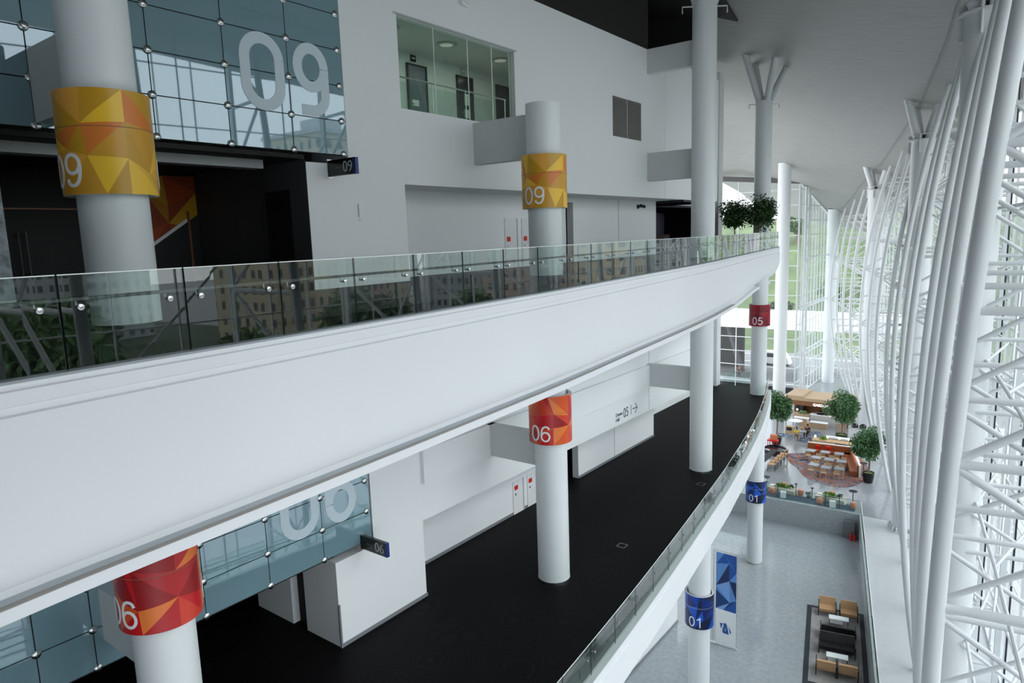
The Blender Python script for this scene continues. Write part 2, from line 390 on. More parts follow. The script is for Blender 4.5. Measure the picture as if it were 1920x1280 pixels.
# hall pit, cafe level, facade walkway
def pitx(y): return -8.84 + (51.3 - y) * .2205
pit = [(XL, -12), (pitx(-12), -12), (pitx(51.3), 51.3), (XL, 50.6)]
struct('floor_hall', MB().prism(pit, HALL - .4, HALL), STONE, smooth=False)
out_edge = lambda y: chx(y) + 5.0
walk = [(pitx(y), y) for y in (-12, 51.3)] + [(out_edge(y), y) for y in (51.3, 44, 36, 28, 20, 12, 4, -4, -12)]
struct('floor_walkway', MB().prism(walk, CAFE - .5, CAFE), PAVE, smooth=False)
cafe = [(XL - 8, 50.6), (XL, 50.6), (pitx(51.3), 51.3)] + [(out_edge(y), y) for y in (51.3, 58, 64, 70, 76, 82, 88, 94, 99)] + [(XL + 1.8, 99), (XL + 1.8, 85), (XL - 8, 85)]
struct('floor_cafe', MB().prism(cafe, CAFE - .5, CAFE), mat('cafe_floor_stone', (.27, .29, .305), .13, noise=(3, .6, (.22, .24, .255, 1))), smooth=False)
mb = MB().prism([(XL, 50.6), (pitx(51.3), 51.3), (pitx(51.3) , 51.36), (XL, 50.66)], HALL, CAFE - .001)
struct('wall_pit_end', MB().extr([(XL, 50.58, HALL), (pitx(51.3), 51.28, HALL), (pitx(51.3), 51.28, CAFE + .05), (XL, 50.58, CAFE + .05)], (0, .12, 0)), STONEW, smooth=False)
struct('wall_pit_side', MB().extr([(pitx(-12), -12, HALL), (pitx(51.3), 51.3, HALL), (pitx(51.3), 51.3, CAFE + .05), (pitx(-12), -12, CAFE + .05)], (.12, .02, 0)), STONEW, smooth=False)

# ------------------------------------------------------------------ structure: walls on the left
XF, XR = -13.85, -15.3
mb = MB()
# upper storey wall with a window opening, over a recess
mb.box(XR, XF, 11.6, 36.5, 1.50, 3.50)
mb.box(XF - .25, XF, 11.6, 13.52, 3.50, 7.71); mb.box(XF - .25, XF, 18.68, 36.5, 3.50, 7.71); mb.box(XF - .25, XF, 13.52, 18.68, 5.88, 7.71)
mb.box(XR, XF, 10.32, 13.5, FLOOR9, 1.50)
mb.box(XR, XF, 10.32, 11.6, 1.5, 1.9)
mb.box(-17.3, XF - .25, 36.2, 36.5, 1.5, 7.7)
struct('wall_left_upper', mb, WHITE, smooth=False, label='tall white wall of the upper storey with an interior window', cat='wall')
mb = MB(); mb.box(XR - .3, XR, 13.5, 23.8, FLOOR9, 1.5); mb.box(XR - .3, XR, 24.36, 32.1, FLOOR9, 1.5); mb.box(XR - .3, XR, 23.8, 24.36, 1.3, 1.5)
struct('wall_left_recess', mb, WHITE, smooth=False)
for y in (21.9, 28.2): MBy = MB().box(XR, XR + .012, y, y + .03, FLOOR9, 1.5); struct('trim_5', MBy, GREYB, smooth=False)
mb = MB(); mb.box(XF, XF + .012, 30.0, 30.03, 1.5, 7.7); struct('trim_6', mb, LETTER, smooth=False)
mb = MB(); mb.box(XR, XF, 11.6, 33.2, -8.15, -3.9); mb.box(XR, XF, 10.3, 13.48, FLOOR6, -8.15); mb.box(-17.2, XF - .3, 33.0, 33.2, -8.15, -3.9)
mb.box(XF, XF + .14, 13.5, 33.2, -7.0, -5.98)
struct('wall_left_middle', mb, WHITE, smooth=False, label='white wall of the carpeted middle storey', cat='wall')
mb = MB(); mb.box(XR - .3, XR, 13.48, 23.45, FLOOR6, -8.15); mb.box(XR - .3, XR, 24.4, 31.8, FLOOR6, -8.15); mb.box(XR - .3, XR, 23.45, 24.4, -9.0, -8.15)
struct('wall_left_middle_recess', mb, WHITE, smooth=False)
mb = MB(); mb.box(-17.4, -17.2, 31.8, 44.9, FLOOR6, -3.9); mb.box(-17.6, -16.82, 44.6, 45.3, -12, 9.9)
struct('wall_left_end', mb, WHITE, smooth=False)
mb = MB()
for y in (27.6,): mb.box(XR, XR + .012, y, y + .03, FLOOR6, -8.15)
mb.box(XF, XF + .012, 28.3, 28.32, -8.1, -3.9)
struct('trim_7', mb, GREYB, smooth=False)
mb = MB()
mb.box(XR, XR + .03, 13.5, 23.45, FLOOR6, FLOOR6 + .1); mb.box(XR, XR + .03, 24.4, 31.8, FLOOR6, FLOOR6 + .1)
mb.box(XF, XF + .03, 10.3, 13.5, FLOOR6, FLOOR6 + .1); mb.box(XR + .03, XF + .03, 13.48, 13.51, FLOOR6, FLOOR6 + .1); mb.box(XF - .01, XF + .035, 10.28, 10.33, FLOOR6, -9.3)
struct('baseboard_left', mb, SKIRT, smooth=False)
# lobbies behind the glass cladding, both storeys; unlit gloom put into near-black walls
mb = MB()
for zf, zt in ((FLOOR9, 1.98), (FLOOR6, -8.05)):
    mb.box(-19.3, -19.1, -9, 14, zf, zt); mb.box(-19.1, XR, 10.5, 10.8, zf, zt)
    mb.box(-24, XF - .15, -9, 10.4, zt, zt + .1)
    mb.box(-24, XR - .32, 23.2, 23.4, zf, zt - .5); mb.box(-24, XR - .32, 24.6, 24.8, zf, zt - .5); mb.box(-18.2, -18, 23.4, 24.6, zf, zt - .5)
struct('wall_lobby', mb, mat('lobby_gloom_black', (.003, .003, .0032), .7), smooth=False)
mb = MB(); mb.box(-19.1, -15.6, 10.40, 10.49, FLOOR9, 1.95); mb.box(-14.55, XF - .005, 10.31, 10.318, FLOOR9, 1.95); mb.box(-15.6, -14.55, 10.305, 10.318, 1.3, 1.95)
struct('wall_lobby_side', mb, DARKW, smooth=False)  # grey-painted wall coloured darker for the unlit lobby
mb = MB(); mb.box(-15.78, -15.6, 10.39, 10.40, FLOOR9, 1.3); struct('wall_lobby_opening', MB().box(-15.6, -14.56, 10.311, 10.3185, FLOOR9, 1.3), mat('deep_black', (.002, .002, .002), .8), smooth=False)
struct('trim_11', mb, mat('grey_jamb', (.09, .10, .105), .5), smooth=False)
mb = MB(); f_ = lambda u, v: (-19.04, u, v)
tri_pattern(mb, 8.3, 10.38, .0, 1.95, 3, 3, [lin(190, 120, 20), lin(176, 70, 16), lin(200, 150, 20), lin(150, 60, 14)], f_, 4, 1)
struct('wall_lobby_print', mb, FACET, smooth=False)
mb = MB(); mb.extr([(-19.03, 8.9, .06), (-19.03, 10.05, .80), (-19.03, 10.05, .70), (-19.03, 8.9, -.04)], (.02, 0, 0)); mb.extr([(-19.03, 8.2, -.4), (-19.03, 8.9, .06), (-19.03, 8.9, -.04), (-19.03, 8.2, -.5)], (.02, 0, 0)); struct('trim_12', mb, LETTER, smooth=False)
mb = MB(); mb.extr([(-19.025, 8.2, -.5), (-19.025, 10.38, .91), (-19.025, 10.38, FLOOR9), (-19.025, 8.2, FLOOR9)], (.004, 0, 0)); struct('wall_lobby_dado', mb, BLACK, smooth=False)
mb = MB(); mb.box(-19.03, -18.99, 10.06, 10.12, FLOOR9, 1.0); mb.box(-19.03, -18.98, 4, 7.5, 1.0, 1.04); struct('trim_13', mb, WOODD, smooth=False)
mb = MB(); mb.box(-17.6, -15.9, 10.28, 10.5, FLOOR6, -8.1); struct('wall_lobby_return', mb, WHITE, smooth=False)
mb = MB(); mb.box(-15.1, -14.7, -6, 9.75, 1.78, 1.98); struct('ceiling_lobby_band', mb, mat('lobby_bulkhead', (.42, .43, .44), .6), smooth=False)
# dark blue exhibition room past the recess
mb = MB(); mb.box(-22, -21.8, 32, 46.2, FLOOR9, 1.5); mb.box(-22, XR - .3, 32.1, 32.2, FLOOR9, 1.5); mb.box(-22, XF, 32.1, 36.2, 1.4, 1.499); mb.box(-22, -17.7, 46, 46.2, FLOOR9, 1.5); mb.box(-22, -17.4, 36.5, 46.2, 1.4, 1.5)
struct('wall_dark_room', mb, mat('navy_wall', (.006, .007, .02), .5), smooth=False)
mb = MB(); mb.box(-17.4, -17.2, 36.5, 44.7, 1.5, 9.8); struct('wall_left_end_upper', mb, WHITE, smooth=False)
# unseen enclosing walls; upper facade-side one added to cut daylight at the near left
mb = MB(); mb.box(XL - .3, XL, -12, 50.6, HALL, 13.5); mb.box(XL, 9, -12.3, -12, HALL, 13.5); mb.extr([(7.2, -12, -2.5), (6.2, 3.2, -2.5), (6.2, 3.2, 12.5), (7.2, -12, 12.5)], (.3, 0, 0))
struct('wall_enclosing_light_block', mb, WHITE, smooth=False)
mb = MB(); mb.box(-19, -15.0, -12, 34.2, HALL, -12.05); struct('wall_ground_left', mb, WHITE, smooth=False)
mb = MB(); mb.box(-14.99, -14.95, -12, 34.2, HALL, HALL + .12); struct('baseboard_ground', mb, SKIRT, smooth=False)
# dark void above the white wall
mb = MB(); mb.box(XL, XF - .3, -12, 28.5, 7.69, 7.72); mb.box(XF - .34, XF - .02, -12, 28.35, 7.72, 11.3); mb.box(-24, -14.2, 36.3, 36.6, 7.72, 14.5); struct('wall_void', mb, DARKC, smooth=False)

# window room behind the upper wall
mb = MB(); mb.box(-17.4, -17.2, 12, 23, 3.45, 6.4); mb.box(-17.2, XF - .26, 11.8, 12, 3.45, 6.4); mb.box(-17.2, XF - .26, 22.8, 23, 3.45, 6.4)
struct('wall_corridor', mb, mat('corridor_paint', (.62, .68, .65), .6), smooth=False)
struct('floor_corridor', MB().box(-17.2, XF - .26, 12, 22.8, 3.5, 3.54), GREYB, smooth=False)
struct('ceiling_corridor', MB().box(-17.2, XF - .26, 12, 22.8, 6.2, 6.4), mat('corridor_ceiling', (.6, .64, .6), .6), smooth=False)
w1 = struct('window_1', MB().box(XF - .14, XF - .12, 13.52, 18.68, 3.5, 5.88), GL_WIN, smooth=False, label='wide green-tinted window high in the white wall', cat='window')
mb = MB()
for y in (15.03, 16.5, 17.65): mb.box(XF - .142, XF - .118, y, y + .012, 3.5, 5.88)
mb.build('glazing_joint', EDGE_T, w1, smooth=False)
mb = MB(); mb.box(XF - .02, XF + .01, 13.4, 18.8, 5.88, 5.93); mb.box(XF - .2, XF - .01, 18.66, 18.70, 3.5, 5.88)
mb.build('window_frame', GREYB, w1, smooth=False)
def door(n, x, y0, y1, z0, z1, m, label, handle=True, papers=()):
    t = struct(n, MB().box(x, x + .04, y0 + .06, y1 - .06, z0, z1 - .06), m, smooth=False, label=label, cat='door')
    f = MB(); f.box(x, x + .07, y0, y0 + .06, z0, z1); f.box(x, x + .07, y1 - .06, y1, z0, z1); f.box(x, x + .07, y0, y1, z1 - .06, z1); f.build('door_frame', BLACK, t, smooth=False)
    if handle: MB().box(x + .04, x + .09, y0 + .14, y0 + .26, z0 + 1.0, z0 + 1.03).build('door_handle', STEEL, t, smooth=False)
    for (a, b, c, d, mm) in papers: MB().box(x + .041, x + .047, y0 + a, y0 + b, z0 + c, z0 + d).build('door_notice', mm, t, smooth=False)
    return t
PAPER = mat('notice_paper', (.75, .75, .7), .7)
door('door_1', -17.2, 17.1, 18.05, 3.54, 5.85, mat('slate_door', (.10, .13, .15), .4), 'slate grey corridor door at the left behind the window', True, [(.2, .5, .95, 1.15, PAPER)])
door('door_2', -17.2, 19.6, 20.5, 3.54, 5.85, BLACKG, 'black corridor door with paper notices behind the window', True, [(.4, .62, 1.3, 1.7, PAPER), (.38, .68, .85, 1.15, PAPER), (.15, .42, .55, .8, RED)])
door('door_3', -17.2, 21.9, 22.7, 3.54, 5.85, BLACK, 'dark corridor door at the right end behind the window')
for k, (y, lab) in enumerate(((17.45, 'small dark sign above the slate grey corridor door'), (20.0, 'small grey sign above the black corridor door'))):
    t = thing('wall_sign', lab, 'sign', (-17.2, y, 6.0)); MB().box(-17.195, -17.16, y - .12, y + .12, 5.93, 6.14).build('board', [BLACK, GREYB][k], t, smooth=False)
    MB().box(-17.16, -17.155, y - .07, y + .07, 6.02, 6.06).build('pictogram', LETTER, t, smooth=False)
for y, lab in ((14.9, 'nearest round ceiling light in the corridor behind the window'), (17.4, 'middle round ceiling light in the corridor behind the window'), (20.2, 'farthest round ceiling light in the corridor behind the window')):
    t = thing('ceiling_light', lab, 'ceiling light', (-15.6, y, 6.2), 'round corridor lights')
    MB().lathe((-15.6, y, 6.2), [(.32, 0), (.34, -.03), (.30, -.05), (.22, -.045)], 28).build('rim', GREYB, t)
    MB().lathe((-15.6, y, 6.16), [(.22, 0), (.2, -.012)], 24).build('diffuser', mat('lit_diffuser', (.8, .8, .75), .5, emit=((1, .93, .8), .12)), t)
al = bpy.data.lights.new('corridor_lamp', 'AREA'); al.energy = 34; al.shape = 'RECTANGLE'; al.size = .6; al.size_y = 8; al.color = (1, .96, .88)
ao = bpy.data.objects.new('corridor_lamp', al); C.objects.link(ao); ao.location = (-15.6, 17.5, 6.12)
t = thing('guard_rail', 'slim steel handrail on glass behind the corridor window', 'railing', (-14.2, 16.1, 3.54))
MB().tube([(-14.2, 13.55, 4.42), (-14.2, 18.6, 4.42)], .022, 10).build('handrail', STEEL, t)
for y in (13.7, 15.15, 16.6, 17.9, 18.55): MB().cyl((-14.2, y, 3.54), (-14.2, y, 4.42), .018, n=8).build('post', STEEL, t)
for a, b in ((13.7, 15.1), (15.2, 16.55), (16.65, 17.85)): MB().box(-14.205, -14.195, a, b, 3.6, 4.3).build('glass_pane', GL_RAIL, t, smooth=False)

# air grille
t = thing('air_grille', 'pair of grey louvred air grilles high on the white wall', 'air grille', (XF, 26.35, 3.86))
for a, b in ((25.15, 26.33), (26.4, 27.58)):
    g = MB(); g.box(XF, XF + .02, a, b, 3.86, 5.4); g.build('grille_panel', mat('grille_back', (.16, .15, .14), .6), t, smooth=False)
    s = MB()
    for i in range(26):
        z = 3.89 + i * .058; s.add([(XF + .02, a + .02, z + .03), (XF + .05, a + .02, z), (XF + .05, b - .02, z), (XF + .02, b - .02, z + .03), (XF + .02, a + .02, z + .035), (XF + .05, a + .02, z + .005), (XF + .05, b - .02, z + .005), (XF + .02, b - .02, z + .035)], [(0, 1, 2, 3), (7, 6, 5, 4), (0, 4, 5, 1), (3, 2, 6, 7), (1, 5, 6, 2)])
    s.build('louvre', mat('grille_slat', (.30, .29, .27), .5), t, smooth=False)

# ------------------------------------------------------------------ glass cladding with storey numbers
def num0(y0, z0, w=1.1, h=1.66, s=.245):
    r = (w - s) / 2; cx = y0 + w / 2
    top = arc2(cx, z0 + h - s / 2 - r, r, r, 0, 180, 18); bot = arc2(cx, z0 + s / 2 + r, r, r, 180, 360, 18)
    return top + bot + [top[0]]
def num9(y0, z0, w=.98, h=1.64, s=.24):
    r = (w - s) / 2; cx = y0 + w / 2; rz = .43; cz = z0 + h - s / 2 - rz
    loop = arc2(cx, cz, r, rz, 360, 0, 34)
    tail = [Vector((cx + r, cz)), Vector((cx + r, cz - .25))] + arc2(cx, z0 + s / 2 + r, r, r, 0, -95, 14) + [Vector((cx - .32, z0 + s / 2))]
    return loop, tail
def cladding(label, ys, zs, gap, zb, digits):
    t = thing('glass_cladding', label, 'glass wall', (XF, 6, zb))
    for a, b in zip(ys, ys[1:]):
        for c, d in zip(zs, zs[1:]):
            if gap and a >= gap[0] - .05 and b <= gap[1] + .05: continue
            MB().box(XF - .02, XF, a + .011, b - .011, c + .011, d - .011).build('glass_panel', CLAD, t, smooth=False)
    for y in ys[1:-1] + [ys[-1] - .13]:
        for z in zs[:-1]:
            if gap and gap[0] + .2 < y < gap[1] - .2: continue
            o = MB().lathe((0, 0, 0), [(.05, 0), (.075, .006), (.08, .025), (.06, .045), (.01, .055)], 18).build('glass_fixing', STEEL, t, world=False)
            o.rotation_euler = (0, PI / 2, 0); o.location = Vector((XF, y, z + (.03 if z == zs[0] else 0))) - t.location
    MB().box(XF - .1, XF - .03, ys[0], ys[-1], zs[0], zs[-1]).build('backing', BLACK, t, smooth=False)
    for d in digits:
        m = MB()
        for k, st in enumerate(d if isinstance(d, tuple) else (d,)): ribbon(m, st, .245, lambda u, v, w: (XF + .002 + w, u, v), .006 - .002 * k)
        m.build('numeral', GLETTER, t, smooth=False)
    return t
cladding('blue-grey glass wall with a big 09, held by steel discs', [-5, -3, -1.4, .2, 1.8, 3.3, 4.83, 6.88, 8.46, 10.03, 11.6], [2.12, 2.94, 3.77, 4.6, 5.42, 6.24, 7.06, 7.9], None, 2.1, [num0(8.82, 2.94), num9(10.17, 2.97)])
n6 = tuple([Vector((10.12 + .98 - p[0], -7.12 + 1.64 - p[1])) for p in st] for st in num9(0, 0))
cladding('blue-grey glass wall with a big 06, below the upper balcony', [-5, -3, -1.4, .2, 2.0, 3.72, 4.66, 6.85, 8.43, 9.98, 11.55], [-7.95, -7.13, -6.28, -5.45, -4.62, -3.9], None, -7.95, [num0(8.83, -7.12), n6])

# ------------------------------------------------------------------ numbered columns
PAL = {'09': [lin(226, 176, 44), lin(206, 150, 34), lin(240, 190, 40), lin(214, 120, 38), lin(222, 160, 60), lin(196, 146, 20)],
       '06': [lin(196, 22, 30), lin(150, 14, 22), lin(214, 84, 36), lin(228, 120, 50), lin(180, 30, 36), lin(206, 60, 40)],
       '05': [lin(150, 10, 36), lin(128, 12, 34), lin(160, 14, 40), lin(112, 16, 36)],
       '01': [lin(10, 70, 170), lin(8, 44, 120), lin(14, 30, 90), lin(20, 90, 200), lin(6, 22, 60)]}
def glyph(c):
    V2 = lambda L: [Vector(p) for p in L]
    nine = [arc2(.15, .325, .12, .13, 360, 0, 28), catmull(V2([(.27, .335), (.272, .25), (.25, .12), (.20, .045), (.13, .026), (.07, .05), (.04, .11)]), 5)]
    if c == '0': return [arc2(.15, .24, .12, .215, 0, 360, 36)]
    if c == '9': return nine
    if c == '6': return [[Vector((.30 - p[0], .48 - p[1])) for p in st] for st in nine]
    if c == '5': return [V2([(.26, .452), (.18, .452), (.085, .452)]), V2([(.10, .475), (.08, .36), (.06, .235)]), catmull(V2([(.06, .245), (.14, .29), (.23, .26), (.27, .17), (.24, .07), (.14, .026), (.07, .045), (.03, .11)]), 5)]
    return [V2([(.19, 0), (.19, .24), (.19, .48)]), catmull(V2([(.19, .47), (.13, .40), (.05, .365)]), 4)]
def band(t, x, y, z0, z1, num, seed, spots=(-84, 82)):
    Rr = .64; m = MB()
    f = lambda u, v: (x + Rr * math.cos(u), y + Rr * math.sin(u), v)
    zs = z0 + (z1 - z0) * .64
    tri_pattern(m, 0, 2 * PI, z0, z1, 8, 3, PAL[num], f, seed, 8, 0, True)
    b = m.build('number_band', FACET, t)
    m = MB(); m.lathe((x, y, 0), [(Rr, z0), (Rr, z1), (Rr - .07, z1), (Rr - .07, z0)][::1], 64, close=True)
    m.v = [(px, py, pz) for px, py, pz in m.v]
    for i, v in enumerate(m.v):
        d = math.hypot(v[0] - x, v[1] - y)
        if d > Rr - .01: m.v[i] = (x + (v[0] - x) * (Rr - .014) / d, y + (v[1] - y) * (Rr - .014) / d, v[2])
    m.build('band_rim', WHITE_F, t)
    MB().lathe((x, y, 0), [(Rr + .001, zs), (Rr + .003, zs + .006), (Rr + .001, zs + .012)], 64).build('band_seam', mat('seam', (.25, .12, .04), .5) if num != '01' else STEEL, t)
    for s in spots:
        m = MB(); w = .33 * len(num) - .03
        for i, chx_ in enumerate(num):
            for st in glyph(chx_):
                ribbon(m, [Vector((p[0] + .33 * i - w / 2, p[1])) for p in st], .05, lambda u, v, d: (x + (Rr + .005 + d) * math.cos(math.radians(s) + u / Rr), y + (Rr + .005 + d) * math.sin(math.radians(s) + u / Rr), z0 + .10 + v), .006)
        m.build('numeral', LETTER, b)
def pipes(t, x, y, z, n=2):
    for s in (-1, 1):
        a = Vector((.796, .604, 0)) * s
        p = Vector((x, y, z)) + a * .45
        MB().tube([p, p + a * .45, p + a * .45 + Vector((0, 0, -.25))], .03, 8).build('sprinkler_pipe', STEEL_W, t)
def column(x, y, zb, zt, r, label, bands, base=None, branches=None, pip=None):
    t = thing('column', label, 'column', (x, y, zb), 'tall round columns')
    MB().cyl((x, y, zb), (x, y, zt), r, n=56).build('shaft', COLW, t)
    for bz in (base or []): MB().lathe((x, y, bz), [(r + .005, .0), (r + .012, .005), (r + .012, .10), (r + .004, .102)], 48).build('base_trim', STEEL, t)
    for b in bands: band(t, x, y, *b)
    if branches:
        for dx, dy, dz in branches: MB().cyl((x + dx * .22, y + dy * .22, zt - .1), (x + dx, y + dy, zt + dz), .2, n=20).build('branch', STEEL_W, t)
        MB().lathe((x, y, zt), [(r + .03, -.06), (r + .03, 0), (.2, .01)], 40).build('cap', STEEL_W, t)
    if pip: pipes(t, x, y, pip)
    return t
column(-11.27, 4.84, HALL, 3.95, .485, 'white column nearest the camera, yellow 09 band and red 06 band', [(.80, 2.27, '09', 3), (-6.04, -4.58, '06', 11)])
column(-11.27, 16.45, HALL, 3.62, .485, 'white column with flat top, yellow 09 band and red 06 band', [(.76, 2.22, '09', 3), (-6.04, -4.6, '06', 12)], [FLOOR6])
column(-11.26, 28.1, HALL, 9.0, .485, 'tall white column standing free on the carpet, blue 01 band in the hall', [(-17.76, -16.2, '01', 5)], [FLOOR6], [(-.95, -.95, 2.4), (.95, .95, 2.4), (.95, -.95, 2.4), (-.95, .95, 2.4)], 8.85)
column(-13.75, 43.75, HALL, 7.57, .485, 'white column with branching top, dark red 05 band and blue 01 band', [(-6.06, -4.71, '05', 8), (-17.68, -16.22, '01', 6)], [HALL], [(-.95, -.95, 2.9), (.95, .95, 1.9), (.95, -.95, 2.6), (-.95, .95, 2.6)], 7.4)
column(-21.9, 77.0, CAFE, 6.75, .66, 'plain tall white column rising behind the balcony tip', [])
column(-20.95, 95.4, CAFE, 2.1, .72, 'plain white column at the far end of the hall', [])
# connecting beams
for (y, z0, z1, n) in ((16.47, 2.2, 3.42, 1), (28.2, 2.2, 3.4, 1), (28.2, 6.7, 7.7, 1), (4.83, 2.2, 3.4, 1), (4.83, -7.42, -6.34, 1), (16.55, -7.0, -5.98, 1), (28.1, -6.95, -5.93, 1)):
    struct('beam', MB().box(XF, -11.4, y, y + .34, z0, z1), mat('beam_paint', (.60, .62, .62), .5), smooth=False)

# ------------------------------------------------------------------ balustrades
def balustrade(label, P, zb, zt, y_first, y_last, off, step=1.475, rail=True):
    t = thing('glass_balustrade', label, 'balustrade', (P[0][0], P[0][1], zb))
    s0 = arc_of_y(P, y_first) ; s0 -= math.floor(s0 / step) * step
    L = arc_of_y(P, y_last) if y_last else arc_len(P)
    n = int((L - s0) / step); gp = .011
    fix_me = None
    for i in range(n):
        a = s0 + i * step + gp; b = s0 + (i + 1) * step - gp
        N = 4; m = MB(); vs = []
        for k in range(N + 1):
            p, nn, tt = at_arc(P, a + (b - a) * k / N); p = p + nn * off
            for o in (0, .016):
                for z in (zb, zt - .012): vs.append((p[0] + nn[0] * o, p[1] + nn[1] * o, z))
        fs = []; 
        for k in range(N):
            q = 4 * k; fs += [((q, q + 4, q + 5, q + 1), 0), ((q + 2, q + 3, q + 7, q + 6), 0), ((q + 1, q + 5, q + 7, q + 3), 1), ((q, q + 2, q + 6, q + 4), 2)]
        fs += [((0, 1, 3, 2), 2), ((4 * N, 4 * N + 2, 4 * N + 3, 4 * N + 1), 2)]
        for f, mi in fs: m.add([vs[j] for j in f], [(0, 1, 2, 3)], mi)
        m.sweep([(at_arc(P, a + (b - a) * k / N)[0], at_arc(P, a + (b - a) * k / N)[1]) for k in range(N + 1)], [(off + .001, zt - .012), (off + .015, zt - .012), (off + .015, zt - .002), (off + .008, zt), (off + .001, zt - .002)], 1)  # pale strip stands in for the bright glint along the pane top
        m.build('glass_pane', [GL_RAIL, EDGE_T, EDGE_V], t, smooth=False)
        for s in (a + .19, b - .19):
            p, nn, tt = at_arc(P, s); p = p + nn * off; z = zt - .36
            if fix_me is None:
                o = MB().lathe((0, 0, 0), [(.014, -.09), (.014, .0), (.014, .016), (.036, .018), (.036, .034), (.03, .038)], 14).cyl((0, 0, -.085), (0, .085, -.085), .008, n=8).build('glass_fixing', STEEL, t, world=False); fix_me = o.data
            else:
                o = bpy.data.objects.new('glass_fixing', fix_me); C.objects.link(o); o.parent = t
            o.rotation_euler = Vector((nn[0], nn[1], 0)).to_track_quat('Z', 'Y').to_euler(); o.location = Vector((p[0], p[1], z)) - t.location
    if rail:
        pts = []
        for k in range(n * 2 + 1):
            p, nn, tt = at_arc(P, s0 + k * step / 2); p = p + nn * (off - .085); pts.append((p[0], p[1], zt - .28))
        MB().tube(pts, .021, 8).build('handrail', mat('dark_handrail', (.10, .10, .10), .35, .6), t)
    return t
balustrade('curved glass balustrade along the upper balcony edge', C9, -1.272, -.238, 2.86, 49.0, -.02, 1.405)
balustrade('curved glass balustrade along the lower carpeted balcony edge', C6, -10.58, -9.7, 13.08, 45.3, -.02)
def straight_rail(label, pts, zb, h, post=True, step=1.4):
    t = thing('glass_balustrade', label, 'balustrade', (pts[0][0], pts[0][1], zb))
    for a, b in zip(pts, pts[1:]):
        a = Vector(a); b = Vector(b); d = (b - a); L = d.length; d.normalize(); n = max(1, round(L / step))
        for i in range(n):
            p = a + d * (L * i / n + .012); q = a + d * (L * (i + 1) / n - .012); c = (p + q) / 2
            m = MB(); m.obox((c[0], c[1], zb + h / 2), (d[0], d[1], 0), (-d[1], d[0], 0), (0, 0, 1), (q - p).length / 2, .008, h / 2); m.m = [0, 1, 0, 0, 2, 2]
            m.build('glass_pane', [GL_RAIL, EDGE_T, EDGE_V], t, smooth=False)
    MB().tube([(p[0], p[1], zb + h + .02) for p in pts], .022, 8).build('handrail', STEEL, t)
    return t
straight_rail('glass balustrade between the sunken hall and the pale walkway', [(pitx(-8) + .06, -8), (pitx(51.2) + .06, 51.2)], CAFE + .05, 1.0)
straight_rail('glass balustrade along the cafe edge above the hall', [(pitx(51.2), 51.36), (XL + .2, 50.75)], CAFE + .05, .95)
straight_rail('glass balustrade closing the far end of the carpeted level', [(-16.6, 45.25), (-13.6, 45.35)], FLOOR6, .95)

# ------------------------------------------------------------------ white roof ceiling and dark ceiling
m = MB(); nx, ny = 26, 60; vs = []
for j in range(ny + 1):
    y = -12 + j * 117 / ny; xe = chx(y) + 6.0
    for i in range(nx + 1):
        x = xe - (xe + 33) * i / nx; vs.append((x, y, zceil(x, y)))
k = len(vs); vs += [(a, b, c + .4) for a, b, c in vs]
fs = []
for j in range(ny):
    for i in range(nx):
        a = j * (nx + 1) + i; f = (a, a + 1, a + nx + 2, a + nx + 1); fs += [f, tuple(k + q for q in f[::-1])]
m.add(vs, fs); struct('ceiling', m, CEIL, label='sweeping pale ceiling that descends toward the far end', cat='ceiling')
m = MB(); b2 = [(-24, -12), (-8.6, -12), (-9.6, 8), (-11.2, 22), (-12.5, 33.2), (-13.0, 36.8), (-13.9, 36.3), (-17.3, 36.2), (-24, 36.2)]
m.add([(x, y, zceil(x, y) - .12) for x, y in b2] + [(x, y, zceil(x, y) - .02) for x, y in b2], [tuple(range(9)), tuple(range(17, 8, -1))] + [(i, (i + 1) % 9, 9 + (i + 1) % 9, 9 + i) for i in range(9)])
struct('ceiling_dark', m, DARKC, smooth=False, label='black ceiling panel above the tall white wall', cat='ceiling')
line = [(chx(y) + 1.1, y, zceil(chx(y) + 1.1, y) - .02) for y in range(-10, 96, 4)]
struct('trim_8', MB().tube(line, .05, 6), mat('shadow_gap_trim', (.2, .2, .2), .5))
# small fittings on the ceiling and walls
for i, (x, y) in enumerate(((-9.5, 38), (-8.2, 44), (-12.2, 31))):
    pass

